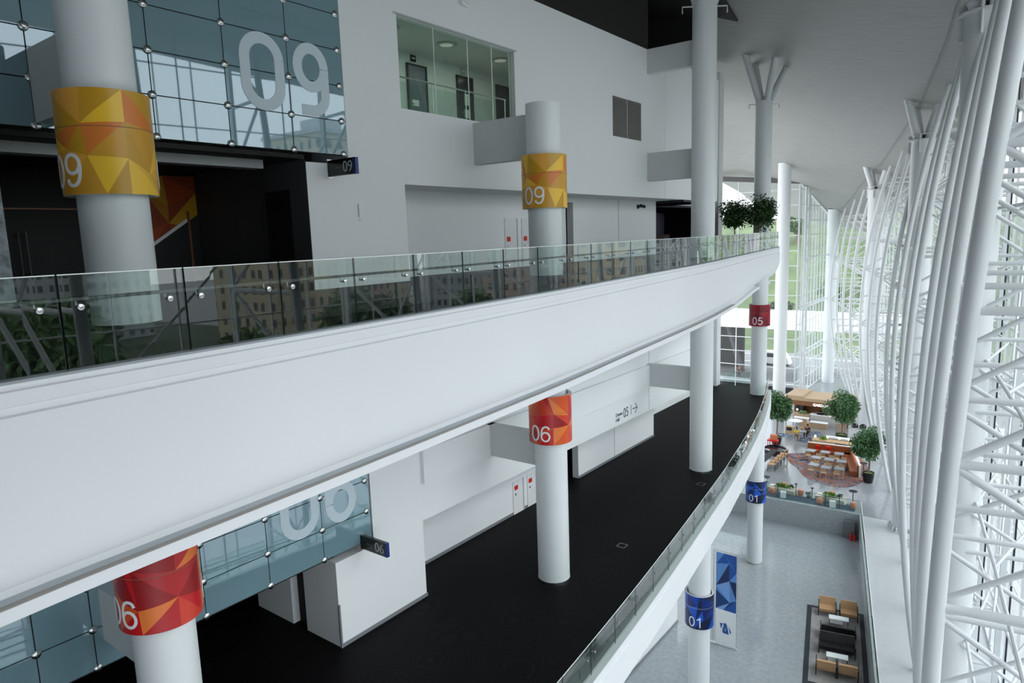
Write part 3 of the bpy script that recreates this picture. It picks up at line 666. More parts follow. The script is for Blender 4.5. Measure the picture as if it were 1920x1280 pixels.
# ------------------------------------------------------------------ facade: columns, bowed trusses, glazing
for (x, y, zt, lab) in ((-1.75, 28.4, 6.75, 'thick white facade column nearest the camera, behind the bowed tubes'), (-6.02, 50.3, 5.1, 'thick white facade column with bolted round base on the walkway'), (-12.55, 74.0, 3.3, 'thick white facade column beyond the potted trees')):
    t = thing('facade_column', lab, 'column', (x, y, CAFE), 'facade columns')
    MB().cyl((x, y, CAFE), (x, y, zt), .70, n=48).build('shaft', STEEL_W, t)
    MB().lathe((x, y, zt), [(.7, -.1), (.86, -.09), (.86, -.03), (.7, -.02)], 40).build('cap_plate', STEEL_W, t)
    MB().lathe((x, y, zt + .28), [(.6, -.05), (.80, -.04), (.80, .0), (.5, .01)], 40).build('cap_plate', STEEL_W, t)
    for a in (-100, 0, 170): 
        ca, sa = math.cos(math.radians(a)), math.sin(math.radians(a)); MB().obox((x + .76 * ca, y + .76 * sa, zt - .25), (ca, sa, 0), (-sa, ca, 0), (0, 0, 1), .12, .015, .55).build('fin_plate', STEEL_W, t, smooth=False)
    for dx, dy in ((-.9, -.8), (.75, .7), (.8, -.7), (-.7, .8)):
        zc = zceil(x + dx, y + dy); MB().cyl((x + dx * .35, y + dy * .35, zt), (x + dx, y + dy, zc + .15), .25, n=22).build('branch', STEEL_W, t)
    MB().lathe((x, y, CAFE), [(.95, 0), (.95, .06), (.92, .07), (.72, .075)], 40).build('base_plate', STEEL_W, t)
    g = MB()
    for q in range(20):
        a = 2 * PI * q / 20; ca, sa = math.cos(a), math.sin(a); g.obox((x + .82 * ca, y + .82 * sa, CAFE + .2), (ca, sa, 0), (-sa, ca, 0), (0, 0, 1), .1, .012, .14)
    g.build('base_gusset', STEEL_W, t, smooth=False)

TY = [c[0] for c in CH]
def tr_frame(i):
    y = TY[i]; x = CH[i][1]
    y0 = TY[max(0, i - 1)]; y1 = TY[min(len(TY) - 1, i + 1)]
    s = (chx(y1) - chx(y0)) / (y1 - y0); n = Vector((1, -s)).normalized()
    return Vector((x, y)), n
def bow(y, z): return (.0046 + .00011 * (y - 10.7)) * (z + 8.0) ** 2
NODES = [-19.25 + 2.55 * i for i in range(11)]
ORD = ['nearest', 'second nearest', 'third', 'fourth', 'fifth', 'sixth', 'seventh', 'eighth', 'ninth', 'tenth', 'eleventh', 'twelfth', 'thirteenth', 'fourteenth', 'fifteenth']
OUT = 4.0
for i in range(len(TY)):
    p, n = tr_frame(i); y = TY[i]
    lab = 'bowed white tube truss outside the frame edge beside the viewer' + (' , foremost one' if i == 0 else '')
    if i >= 2: lab = ('thick bowed white tube truss nearest the viewer' if i == 2 else '%s bowed white tube truss of the glass facade counting from the nearest' % ORD[i - 2])
    lab = lab.replace(' ,', ',')
    t = thing('facade_truss', lab, 'truss', (p[0], p[1], CAFE), 'bowed facade trusses')
    q = lambda s, z: (p[0] + n[0] * s, p[1] + n[1] * s, z)
    zt = zceil(p[0] + n[0] * 1.2, p[1] + n[1] * 1.2) + .1
    N = 40; MB().tube([q(bow(y, z), z) for z in [CAFE + (zt - CAFE) * k / N for k in range(N + 1)]], .142, 20 if i < 6 else 12).build('bowed_chord', STEEL_W, t)
    zo = zceil(p[0] + n[0] * OUT, p[1] + n[1] * OUT) + .1
    MB().obox(q(OUT, (CAFE + zo) / 2), (n[0], n[1], 0), (-n[1], n[0], 0), (0, 0, 1), .11, .07, (zo - CAFE) / 2).build('outer_post', STEEL_W, t, smooth=False)
    ns = 12 if i < 8 else 8
    for k, z in enumerate(NODES):
        if z > zt - .6: break
        MB().cyl(q(bow(y, z), z), q(OUT, z), .075, n=ns).build('strut', STEEL_W, t)
        if k % 2 == 0:
            for dz in (-1, 1):
                z2 = z + 2.55 * dz
                if CAFE < z2 < zo: MB().cyl(q(bow(y, z), z), q(OUT, z2), .068, n=ns).build('diagonal', STEEL_W, t)
# walkways and cross bracing that tie the trusses together
for z, lab in ((-15.0, 'lowest level of white tie tubes linking the facade trusses'), (-9.8, 'second level of white tie tubes linking the facade trusses'), (-4.7, 'third level of white tie tubes linking the facade trusses'), (.4, 'upper level of white tie tubes linking the facade trusses')):
    t = thing('truss_ties', lab, 'steel bracing', (CH[8][1] + 2, 44.8, z))
    for s in (1.9, 3.3):
        MB().tube([(*(tr_frame(i)[0] + tr_frame(i)[1] * s), z) for i in range(len(TY))], .055, 8).build('tie_tube', STEEL_W, t)
    for i in range(len(TY) - 1):
        (p0, n0), (p1, n1) = tr_frame(i), tr_frame(i + 1)
        MB().cyl((*(p0 + n0 * 1.9), z), (*(p1 + n1 * 3.8), z), .05, n=8).build('brace', STEEL_W, t)
        if i % 2: MB().cyl((*(p0 + n0 * 2.6), z), (*(p1 + n1 * 3.9), z + 4.6), .045, n=8).build('brace', STEEL_W, t)
# glazing bays
GS = 4.35; ZSTEP = 2.55
def bay(n, a, b, na, nb, zt_a, zt_b, div=3, zb=CAFE, mw=.022):
    t = struct('window_%d' % n, MB().extr([(*a, zb), (*b, zb), (*b, zt_b), (*a, zt_a)], ((na + nb)[0] * .008, (na + nb)[1] * .008, 0)), GL_FAC, smooth=False)
    m = MB(); d = b - a; L = d.length; d = d / L; nn = Vector((d[1], -d[0]))
    for i in range(div + 1):
        f = i / div; p = a + (b - a) * f; zt = zt_a + (zt_b - zt_a) * f
        m.obox((*(p - nn * .06), (zb + zt) / 2), (d[0], d[1], 0), (nn[0], nn[1], 0), (0, 0, 1), mw, .05, (zt - zb) / 2)
    z = zb + .1
    while z < max(zt_a, zt_b) - .1:
        c = (a + b) / 2; m.obox((*(c - nn * .06), z), (d[0], d[1], 0), (nn[0], nn[1], 0), (0, 0, 1), L / 2, .04, max(.025, mw * .9)); z += ZSTEP
    m.build('mullions', STEEL_W, t, smooth=False)
    return t
for i in range(len(TY) - 1):
    (p0, n0), (p1, n1) = tr_frame(i), tr_frame(i + 1); a = p0 + n0 * GS; b = p1 + n1 * GS
    bay(10 + i, a, b, n0, n1, zceil(*a) + .1, zceil(*b) + .1)
for i in range(2, 8):
    (p0, n0), (p1, n1) = tr_frame(i), tr_frame(i + 1); q = (p0 + n0 * 3.7 + p1 + n1 * 3.7) / 2
    t = thing('blind_rod', 'slim dark vertical rod inside the facade glazing, %s from the viewer' % ['nearest', 'second', 'third', 'fourth', 'fifth', 'sixth'][i - 2], 'rod', (q[0], q[1], CAFE), 'dark facade rods')
    MB().cyl((q[0], q[1], CAFE), (q[0], q[1], zceil(*q) + .05), .035, n=8).build('rod', mat('navy_rod', (.01, .012, .03), .4), t)
    for z in (-14, -7, 0): MB().cyl((q[0], q[1], z), (q[0], q[1], z + .25), .06, n=8).build('clamp', STEEL_W, t)
# end walls of glass
ZSTEP = 1.75
pE, nE = tr_frame(len(TY) - 1); eA = pE + nE * GS; corner = Vector((-21.6, 99)); n_ = 40
bay(n_, eA, Vector((eA[0] - 1.0, 99)), nE, nE, zceil(*eA) + .1, 1.0, 3, mw=.04)
bay(n_ + 1, Vector((eA[0] - 1.0, 99)), Vector((-22.2, 99)), Vector((0, 1)), Vector((0, 1)), .8, 1.6, 3, mw=.04)
fw = Vector((-22.2, 84.2)); 
bay(n_ + 2, Vector((-22.2, 99)), fw, Vector((-1, 0)), Vector((-1, 0)), 1.6, 5.3, 10, mw=.045)
bay(n_ + 3, fw, Vector((-34, 84.2)), Vector((0, 1)), Vector((0, 1)), 5.3, 6.6, 5, mw=.045)
struct('trim_9', MB().extr([(-22.2, 84.0, 4.9), (-34, 84.0, 6.1), (-34, 84.0, 6.7), (-22.2, 84.0, 5.45)], (0, .3, 0)), mat('dark_beam', (.06, .06, .06), .5), smooth=False)
struct('trim_10', MB().tube([(-22.1, 99, 1.3), (-22.1, 84.2, 5.0)], .12, 10), STEEL_W)
t = thing('wind_post', 'white trussed post at the corner of the far glass wall', 'post', (-21.7, 85, CAFE))
for dx, dy in ((0, 0), (.55, 1.0)): MB().cyl((-21.7 + dx * .2, 85 + dy, CAFE), (-21.7 + dx * .2, 85 + dy, 4.6), .13, n=12).build('post', STEEL_W, t)
m = MB()
for k in range(12):
    z = -19.5 + k * 2; m.cyl((-21.7, 85, z), (-21.6, 86, z + 2), .045, n=6)
m.build('lacing', STEEL_W, t)
for z, lab in ((-14.9, 'lowest horizontal white girder across the far glass wall'), (-9.2, 'second horizontal white girder across the far glass wall'), (-3.6, 'third horizontal white girder across the far glass wall')):
    t = thing('wind_girder', lab, 'steel girder', (-21.6, 91, z))
    for o in (0, .7): MB().tube([(-22.0 + o, 84.4, z), (-22.0 + o, 98.8, z)], .06, 8).build('chord', STEEL_W, t)
    m = MB()
    for k in range(14): m.cyl((-22 + .7 * (k % 2), 84.6 + k, z), (-22 + .7 * ((k + 1) % 2), 85.6 + k, z), .035, n=6)
    m.build('lacing', STEEL_W, t)
#==PART2==
# ------------------------------------------------------------------ signs on the walls
def blade_sign(num, y, z0, z1, label):
    t = thing('projecting_sign', label, 'sign', (XF, y, z0))
    MB().box(XF + .02, -12.93, y, y + .09, z0, z1).build('sign_board', BLACKG, t, smooth=False)
    MB().box(-12.93, -12.83, y - .002, y + .092, z0, z1).build('end_cap', mat('navy_cap', lin(20, 44, 110), .35), t, smooth=False)
    m = MB(); place_text(m, num, .36, (-13.28, y - .001, z0 + .07), (1, 0, 0), (0, 0, 1), (0, -1, 0), .0); m.build('numeral', mat('grey_lettering', (.45, .46, .48), .5), t)
    m = MB(); place_text(m, 'Dewan', .09, (-13.58, y - .001, z0 + .16), (1, 0, 0), (0, 0, 1), (0, -1, 0)); place_text(m, 'Hall', .09, (-13.45, y - .001, z0 + .06), (1, 0, 0), (0, 0, 1), (0, -1, 0)); m.build('lettering', mat('dim_lettering', (.10, .10, .11), .5), t)
    MB().box(XF, XF + .02, y - .02, y + .11, z0 - .03, z1 + .03).build('wall_plate', STEEL, t, smooth=False)
blade_sign('09', 10.95, 1.58, 1.96, 'dark projecting sign with 09 beside the black lobby entrance')
blade_sign('06', 11.15, -8.07, -7.69, 'dark projecting sign with 06 below the glass wall')
t = thing('wall_lettering', 'dark lettering Dewan Hall 05 with arrow on the white wall', 'wall lettering', (XF, 26, -7.9))
def wl(txt, size, y, z, fx=1.0, bold=0):
    m = MB(); place_text(m, txt, size, (XF + .141 - .14, y, z), (0, 1, 0), (0, 0, 1), (1, 0, 0), bold, fx=fx); m.build('lettering', LDARK, t, smooth=False)
wl('Dewan', .21, 25.15, -7.75, 1, .004); wl('Hall', .21, 25.15, -7.97, 1, .004); wl('05', .6, 25.83, -7.93, .8)
m = MB(); m.box(XF, XF + .008, 26.52, 26.545, -7.93, -7.5); m.build('divider_bar', LDARK, t, smooth=False)
m = MB()
for pts in ([(26.68, -7.72), (27.12, -7.72)], [(26.92, -7.50), (27.13, -7.72), (26.92, -7.94)]): ribbon(m, [Vector(p) for p in pts], .04, lambda u, v, w: (XF + w, u, v), .008)
m.build('arrow', LDARK, t, smooth=False)
def fire_door(n, y0, y1, z0, z1, lab):
    t = struct('door_%d' % n, MB().box(XR, XR + .035, y0, y1, z0, z1), mat('white_door', (.8, .81, .82), .4), smooth=False, label=lab, cat='door')
    MB().box(XR, XR + .05, y1, y1 + .05, z0, z1).build('door_frame', GREYB, t, smooth=False)
    MB().box(XR + .035, XR + .042, y0 + .08, y0 + .3, z0 + .95, z0 + 1.12).build('warning_sign', RED, t, smooth=False)
    MB().box(XR + .035, XR + .06, y0 + .1, y0 + .16, z0 + .75, z0 + .82).build('lock', STEEL, t, smooth=False)
fire_door(4, 19.72, 20.42, FLOOR9, .66, 'white service door with red notice on the upper level, left one')
fire_door(5, 20.75, 21.4, FLOOR9, .66, 'white service door with red notice on the upper level, beside the column')
fire_door(6, 19.68, 20.3, FLOOR6, -9.2, 'white service door with red notice on the carpeted level, left one')
fire_door(7, 20.6, 21.15, FLOOR6, -9.2, 'white service door with red notice on the carpeted level, beside the column')
# small fittings
t = thing('security_camera', 'black security camera on the recessed wall of the upper level', 'security camera', (XR, 30.1, 1.2))
MB().box(XR, XR + .04, 30.05, 30.2, 1.12, 1.3).build('bracket', BLACK, t, smooth=False); MB().cyl((XR + .04, 30.12, 1.2), (XR + .2, 30.12, 1.2), .03, n=10).build('arm', BLACK, t); MB().cyl((XR + .2, 30.0, 1.25), (XR + .28, 30.3, 1.2), .07, n=14).build('body', BLACK, t)
t = thing('wall_light', 'slim white vertical fitting on the white pier', 'wall fitting', (XF, 11.85, .62)); MB().box(XF, XF + .06, 11.8, 11.88, .62, .95).build('housing', LETTER, t, smooth=False); MB().cyl((XF, 11.84, .55), (XF + .05, 11.84, .55), .02, n=8).build('sensor', STEEL, t)
t = thing('sprinkler', 'small white spotlight above the corridor window', 'sprinkler', (XF, 16.2, 6.75)); MB().cyl((XF, 16.2, 6.75), (XF + .12, 16.2, 6.75), .03, n=10).build('stem', LETTER, t); MB().cyl((XF + .12, 16.05, 6.74), (XF + .12, 16.3, 6.7), .05, n=12).build('sprinkler_head', LETTER, t)  # stem and head of a small white sprinkler
t = thing('exit_sign', 'small blue-lit sign above the dark lobby door', 'sign', (-15.1, 10.38, 1.1)); MB().box(-15.35, -14.95, 10.34, 10.40, 1.42, 1.56).build('sign_box', BLACK, t, smooth=False); MB().box(-15.32, -15.05, 10.33, 10.34, 1.44, 1.54).build('sign_face', mat('blue_sign_face', lin(50, 80, 130), .4), t, smooth=False)
t = thing('display_board', 'grey marbled display board at the left of the lobby', 'display board', (-15, 3.6, FLOOR9)); MB().box(-15.06, -15.0, 2.2, 4.53, -.86, 1.6).build('panel', mat('marbled_print', (.42, .5, .56), .25, noise=(5, 1, (.14, .17, .2, 1))), t, smooth=False); MB().box(-15.06, -14.98, 2.2, 4.53, -.98, -.86).build('sill', LETTER, t, smooth=False); MB().box(-15.06, -15.02, 2.3, 4.45, FLOOR9, -.98).build('plinth', BLACK, t, smooth=False)
for i, y in enumerate((5.93, 6.09)):
    t = thing('door_pull', 'long steel pull handle on the black lobby door, %s one' % ('left' if i == 0 else 'right'), 'door handle', (-18.9, y, -.5)); MB().cyl((-18.9, y, -.62), (-18.9, y, .5), .018, n=8).build('bar', STEEL, t)
    for z in (-.5, .4): MB().cyl((-19.09, y, z), (-18.9, y, z), .012, n=6).build('standoff', STEEL, t)
for (x, y, z, lab) in ((-10.6, 19.6, FLOOR6, 'square floor box cover in the carpet nearest the viewer'), (-10.6, 26.5, FLOOR6, 'square floor box cover in the carpet between the two columns'), (-10.1, 28.0, FLOOR6, 'square floor box cover in the carpet beside the tall column')):
    t = thing('floor_box', lab, 'floor box', (x, y, z)); m = MB(); 
    for a, b, c, d in ((-.15, .15, -.15, -.135), (-.15, .15, .135, .15), (-.15, -.135, -.15, .15), (.135, .15, -.15, .15)): m.box(x + a, x + b, y + c, y + d, z, z + .008)
    m.build('frame', STEEL, t, smooth=False); MB().box(x - .13, x + .13, y - .13, y + .13, z, z + .005).build('lid', CARPET, t, smooth=False)

t = thing('display_shelf', 'dim brown and blue display shelving inside the dark upper room', 'shelf', (-19.5, 40, FLOOR9)); MB().box(-19.9, -19.5, 36, 43, FLOOR9, -.2).build('cabinet', mat('dim_brown', (.05, .02, .012), .5), t, smooth=False); MB().box(-19.95, -19.9, 36, 43, -.2, 1.2).build('back_panel', mat('dim_blue', (.006, .008, .04), .4), t, smooth=False)
for y in (36.8, 38.6, 40.4, 42.2): MB().box(-19.5, -19.48, y, y + .6, -1.0, -.35).build('poster', mat('dim_poster', (.12, .11, .12), .5), t, smooth=False)
# ------------------------------------------------------------------ leafy plants
def leaf_cloud(m, c, r, n, size, sz=1.0, seed=1, lumps=9, droop=.2):
    rd = random.Random(seed); c = Vector(c); cs = []
    for _ in range(lumps):
        v = Vector((rd.gauss(0, 1), rd.gauss(0, 1), rd.gauss(0, 1))).normalized() * r * rd.uniform(.25, .62); v.z *= sz; cs.append((c + v, r * rd.uniform(.36, .55)))
    for _ in range(n):
        cc, rr = rd.choice(cs); d = Vector((rd.gauss(0, 1), rd.gauss(0, 1), rd.gauss(0, 1))).normalized()
        p = cc + Vector((d.x, d.y, d.z * sz)) * rr * (rd.random() ** .4)
        a = (d + Vector((rd.uniform(-.8, .8), rd.uniform(-.8, .8), rd.uniform(-.8, .3) - droop))).normalized(); b = a.orthogonal().normalized()
        b = (b * math.cos(rd.random() * 6) + a.cross(b) * math.sin(rd.random() * 6)).normalized(); s = size * rd.uniform(.6, 1.3)
        m.add([p - a * s, p + b * s * .42, p + a * s, p - b * s * .42], [(0, 1, 2, 3)])
def potted_tree(x, y, zb, zc, rx, h, label, pot_m, pot_r, pot_h, leafm, n, size, seed, group='tall potted trees', slats=False):
    t = thing('potted_tree', label, 'potted tree', (x, y, zb), group)
    m = MB(); m.lathe((x, y, zb), [(pot_r * .78, 0), (pot_r, pot_h * .55), (pot_r * 1.02, pot_h), (pot_r * .9, pot_h), (pot_r * .88, pot_h * .9)], 28); m.build('pot', pot_m, t)
    MB().lathe((x, y, zb + pot_h * .9), [(pot_r * .88, 0), (.05, .06)], 20).build('soil', mat('soil_moss', (.10, .16, .02), .9), t)
    m = MB(); m.tube([(x, y, zb + pot_h * .6), (x + .05, y, zb + (zc - zb) * .5), (x, y + .03, zc)], [.09, .07, .04], 10)
    rd = random.Random(seed)
    for k in range(6):
        a = k * 1.05 + rd.random(); m.tube([(x, y, zc - h * .35), (x + .5 * rx * math.cos(a), y + .5 * rx * math.sin(a), zc + rd.uniform(-.1, .35) * h)], [.04, .015], 6)
    m.build('trunk', BARK, t)
    m = MB(); leaf_cloud(m, (x, y, zc), rx, n, size, h / rx, seed, 16); m.build('foliage', leafm, t, smooth=False)
    return t
potted_tree(-18.6, 65.0, CAFE, -16.75, 1.55, 1.7, 'potted tree half hidden by the lower balcony end', BLACK, .45, .75, GREEN, 6500, .13, 21)
potted_tree(-13.76, 69.0, CAFE, -16.95, 1.75, 1.7, 'potted tree in front of the cafe kiosk sign', BLACK, .5, .7, GREEN, 7000, .13, 22)
potted_tree(-9.6, 58.6, CAFE, -16.95, 1.6, 1.8, 'potted tree in a round black pot beside the pale walkway', BLACKG, .42, .85, GREEN, 7500, .12, 23)
t = thing('planter_box', 'long brown planter box under the two trees on the upper level', 'planter', (-15.1, 42.7, FLOOR9))
m = MB(); m.box(-16.5, -13.4, 41.7, 42.6, FLOOR9, -.36); m.build('box', WOODD, t, smooth=False); MB().box(-16.4, -13.5, 41.8, 42.5, -.36, -.33).build('soil', mat('dark_soil', (.02, .012, .008), .9), t, smooth=False)
def small_tree(x, y, zb, zc, r, h, leafm, label, seed, n):
    t = thing('indoor_tree', label, 'tree', (x, y, zb)); m = MB(); rd = random.Random(seed)
    m.tube([(x, y, zb), (x - .03, y, zb + .35), (x, y, zc)], [.04, .035, .02], 8)
    for k in range(5): a = k * 1.3; m.tube([(x, y, zb + .3), (x + r * .5 * math.cos(a), y + r * .5 * math.sin(a), zc + rd.uniform(-.2, .3))], [.02, .01], 6)
    m.build('trunk', BARK, t); m = MB(); leaf_cloud(m, (x, y, zc), r, n, .085, h / r, seed, 20); m.build('foliage', leafm, t, smooth=False)
small_tree(-14.85, 42.15, -.33, .88, 1.25, 1.1, GREEND, 'dark bushy tree in the brown planter, left of the branching column', 31, 4200)
small_tree(-13.4, 42.15, -.33, 1.0, 1.15, 1.15, GREEND, 'dark bushy tree in the brown planter, in front of the branching column', 32, 4200)

# ------------------------------------------------------------------ sunken hall: lounge, banner
ang = math.atan(.2205); HX = Vector((math.cos(ang), math.sin(ang), 0)); HY = Vector((-math.sin(ang), math.cos(ang), 0))
def loc(u, v, z=0): p = Vector((-7.15, 36.8, HALL)) + HX * u + HY * v; return (p.x, p.y, HALL + z)
t = thing('area_rug', 'pale wood-look rug with dark border under the lounge chairs', 'rug', loc(0, 0), rz=ang)
MB().box(-1.55, 1.42, -4.0, 3.75, 0, .012).build('border', mat('navy_border', (.012, .02, .03), .7), t, smooth=False, world=False)
MB().box(-1.3, 1.18, -3.75, 3.5, .012, .016).build('field', mat('rug_field', (.36, .34, .33), .8, noise=(2, .8, (.25, .24, .24, 1))), t, smooth=False, world=False)
def lounge(name, label, cat, u, v, rz, w, m, fr, group):
    t = thing(name, label, cat, loc(u, v, .016), group, rz=ang + rz)
    MB().box(-w / 2 + .05, w / 2 - .05, -.36, .3, .26, .42).build('seat_cushion', m, t, smooth=False, world=False)
    b = MB(); b.extr([(-w / 2 + .05, .22, .40), (-w / 2 + .05, .36, .38), (-w / 2 + .05, .46, .82), (-w / 2 + .05, .36, .84)], (w - .1, 0, 0)); b.build('back_cushion', m, t, smooth=False, world=False)
    for s in (-1, 1):
        f = MB(); x = s * (w / 2 - .02)
        for yy in (-.38, .38): f.box(x - .025, x + .025, yy - .025, yy + .025, 0, .6)
        f.box(x - .025, x + .025, -.40, .40, .56, .61); f.box(x - .02, x + .02, -.38, .38, .22, .26); f.build('side_frame', fr, t, smooth=False, world=False)
    r = MB(); r.box(-w / 2, w / 2, .34, .38, .5, .54); r.box(-w / 2, w / 2, -.36, -.32, .22, .26); r.build('rail', fr, t, smooth=False, world=False)
    return t
FRM = mat('black_steel_frame', (.01, .01, .012), .4)
lounge('lounge_chair', 'tan lounge chair at the far end of the rug, left one', 'armchair', -.48, 3.1, 0, .95, LEATHER, FRM, 'tan lounge chairs')
lounge('lounge_chair', 'tan lounge chair at the far end of the rug, right one beside the wall', 'armchair', .62, 3.0, 0, .95, LEATHER, FRM, 'tan lounge chairs')
lounge('lounge_chair', 'tan lounge chair seen from behind at the near end of the rug, left one', 'armchair', -.5, -2.7, PI, .95, LEATHER, FRM, 'tan lounge chairs')
lounge('lounge_chair', 'tan lounge chair seen from behind at the near end of the rug, right one', 'armchair', .47, -2.7, PI, .95, LEATHER, FRM, 'tan lounge chairs')
BL2 = mat('black_leather', (.010, .010, .012), .4)
lounge('sofa', 'black sofa on the rug facing the far tan chairs', 'sofa', .05, .72, PI, 1.75, BL2, FRM, 'black lounge sofas')
lounge('sofa', 'black sofa on the rug facing the near tan chairs', 'sofa', .0, -.72, 0, 1.75, BL2, FRM, 'black lounge sofas')
def ctable(label, u, v):
    t = thing('coffee_table', label, 'coffee table', loc(u, v, .016), 'white coffee tables', rz=ang)
    MB().box(-.5, .5, -.22, .22, .40, .44).build('tabletop', LETTER, t, smooth=False, world=False); MB().box(-.46, .2, -.18, .18, .16, .18).build('shelf', LETTER, t, smooth=False, world=False)
    for a in (-.46, .46):
        for b in (-.19, .19): MB().box(a - .015, a + .015, b - .015, b + .015, 0, .40).build('leg', FRM, t, smooth=False, world=False)
ctable('white low table between the black sofa and the far tan chairs', .1, 2.02); ctable('white low table between the black sofa and the near tan chairs', .0, -1.78)
t = thing('banner_stand', 'tall blue faceted banner with M emblem standing in the hall', 'banner', (-11.92, 33.4, HALL))
m = MB(); fb = lambda u, v: (u, 33.385, v)
tri_pattern(m, -12.47, -11.38, -19.95, -16.76, 2, 4, [lin(40, 110, 190), lin(120, 160, 220), lin(16, 60, 120), lin(90, 140, 205), lin(20, 80, 160), lin(10, 40, 90)], fb, 15, 1); m.build('printed_panel', FACET, t, smooth=False)
MB().box(-12.47, -11.38, 33.386, 33.41, HALL + .06, -16.76).build('fabric', LETTER, t, smooth=False)
for x in (-12.62, -12.48, -11.36): MB().cyl((x, 33.42, HALL), (x, 33.42, -16.68), .02, n=8).build('pole', STEEL, t)
MB().box(-12.75, -11.25, 33.3, 33.5, HALL, HALL + .04).build('base', STEEL, t, smooth=False); MB().box(-12.64, -11.34, 33.4, 33.44, -16.72, -16.68).build('top_bar', STEEL, t, smooth=False)
m = MB(); ox, oz, k = -12.24, -21.28, .62
m.extr([(ox + a * k, 33.3845, oz + b * k) for a, b in [(0, .88), (.3, .9), (.52, 1), (.64, .78), (.8, .72), (1, .3), (.9, .02), (.3, .02), (.12, .4)]], (0, -.003, 0))
e2 = MB(); ribbon(e2, [Vector((ox + a * k, oz + b * k)) for a, b in [(.12, -.02), (.3, .86), (.5, .28), (.68, .86), (.88, -.02)]], .075, lambda u, v, w: (u, 33.3813 - w, v), .002); e2.build('emblem_letter', LETTER, t, smooth=False)
m.build('emblem', mat('emblem_blue', lin(30, 84, 160), .5), t, smooth=False)
t = thing('fire_hose_cabinet', 'grey fire cabinet in the far corner of the sunken hall', 'cabinet', (-9.35, 51.1, HALL)); MB().box(-9.75, -9.0, 50.85, 51.2, HALL, HALL + 1.25).build('cabinet_body', mat('grey_cabinet', (.16, .17, .18), .5), t, smooth=False); MB().box(-9.7, -9.05, 50.82, 50.85, HALL + .05, HALL + 1.2).build('door', mat('grey_cabinet_door', (.2, .21, .22), .5), t, smooth=False)
for i, x in enumerate((-9.2, -8.98)):
    t = thing('fire_extinguisher', 'red fire extinguisher beside the grey cabinet, %s one' % ('left' if i == 0 else 'right'), 'fire extinguisher', (x, 50.6, HALL), 'red extinguishers'); MB().lathe((x, 50.6, HALL), [(.08, 0), (.085, .05), (.085, .42), (.03, .5), (.03, .55)], 16).build('cylinder', RED, t); MB().box(x - .02, x + .08, 50.58, 50.62, HALL + .55, HALL + .6).build('valve', BLACK, t, smooth=False)

# ------------------------------------------------------------------ cafe
def carpet_blob(name, label, pts, pal, seed, z=.012, nu=9, nv=9):
    P = catmull([Vector(p) for p in pts] + [Vector(pts[0])], 6)[:-1]
    t = MB().prism([(p[0], p[1]) for p in P], CAFE, CAFE + z); o = t.build(name, pal, smooth=False); return tag(o, label, 'carpet', kind='thing')
def rugmat(name, cols, sc=1.2):
    m = bpy.data.materials.new(name); m.use_nodes = True; nt = m.node_tree; b = nt.nodes['Principled BSDF']; L = nt.links.new
    t = nt.nodes.new('ShaderNodeTexCoord'); n = nt.nodes.new('ShaderNodeTexNoise'); n.inputs['Scale'].default_value = sc; n.inputs['Detail'].default_value = 3; n.inputs['Distortion'].default_value = 1.2
    r = nt.nodes.new('ShaderNodeValToRGB'); r.color_ramp.interpolation = 'CONSTANT'; k = len(cols)
    while len(r.color_ramp.elements) < k: r.color_ramp.elements.new(.5)
    for i, c in enumerate(cols): r.color_ramp.elements[i].position = .0 if i == 0 else .34 + .32 * (i - 1) / max(1, k - 2); r.color_ramp.elements[i].color = c
    L(t.outputs['Object'], n.inputs['Vector']); L(n.outputs[0], r.inputs[0]); L(r.outputs[0], b.inputs['Base Color']); b.inputs['Roughness'].default_value = .9
    return m
RUGO = rugmat('orange_blue_carpet', [lin(44, 56, 78), lin(120, 122, 130), lin(158, 84, 40), lin(112, 116, 126), lin(160, 88, 42), lin(60, 72, 96), lin(130, 130, 136), lin(164, 92, 46), lin(104, 108, 118), lin(40, 56, 84)], .6)
RUGB = rugmat('blue_carpet', [lin(50, 62, 84), lin(130, 136, 146), lin(44, 66, 96), lin(140, 146, 156), lin(30, 44, 70)], 1.3)
carpet_blob('patterned_carpet', 'large orange and blue patterned carpet under the cafe tables', [(-17.0, 62.6), (-16.1, 60.3), (-15.2, 59.2), (-14.1, 57.3), (-12.9, 56.5), (-11.7, 56.2), (-10.5, 56.8), (-9.95, 58.8), (-10.1, 61.5), (-11.2, 64.4), (-13.2, 64.6), (-15.6, 63.6)], RUGO, 1)
carpet_blob('blue_rug', 'small blue patterned rug beside the half hidden potted tree', [(-19.6, 67.9), (-18.3, 67.6), (-17.7, 68.2), (-18.6, 68.8), (-19.5, 68.7)], RUGB, 2)
carpet_blob('blue_rug', 'blue patterned rug under the seated guests', [(-17.3, 67.0), (-16.3, 67.0), (-15.7, 69.2), (-15.9, 71.0), (-17.0, 70.6), (-17.5, 68.8)], RUGB, 3)
o = MB().prism([(-16.2, 51.45), (-9.25, 51.75), (-9.35, 52.95), (-16.2, 52.6)], CAFE, CAFE + .01).build('blue_strip_carpet', mat('teal_carpet', lin(38, 66, 86), .9), smooth=False); tag(o, 'dark blue strip of carpet along the cafe edge', 'carpet', kind='thing')
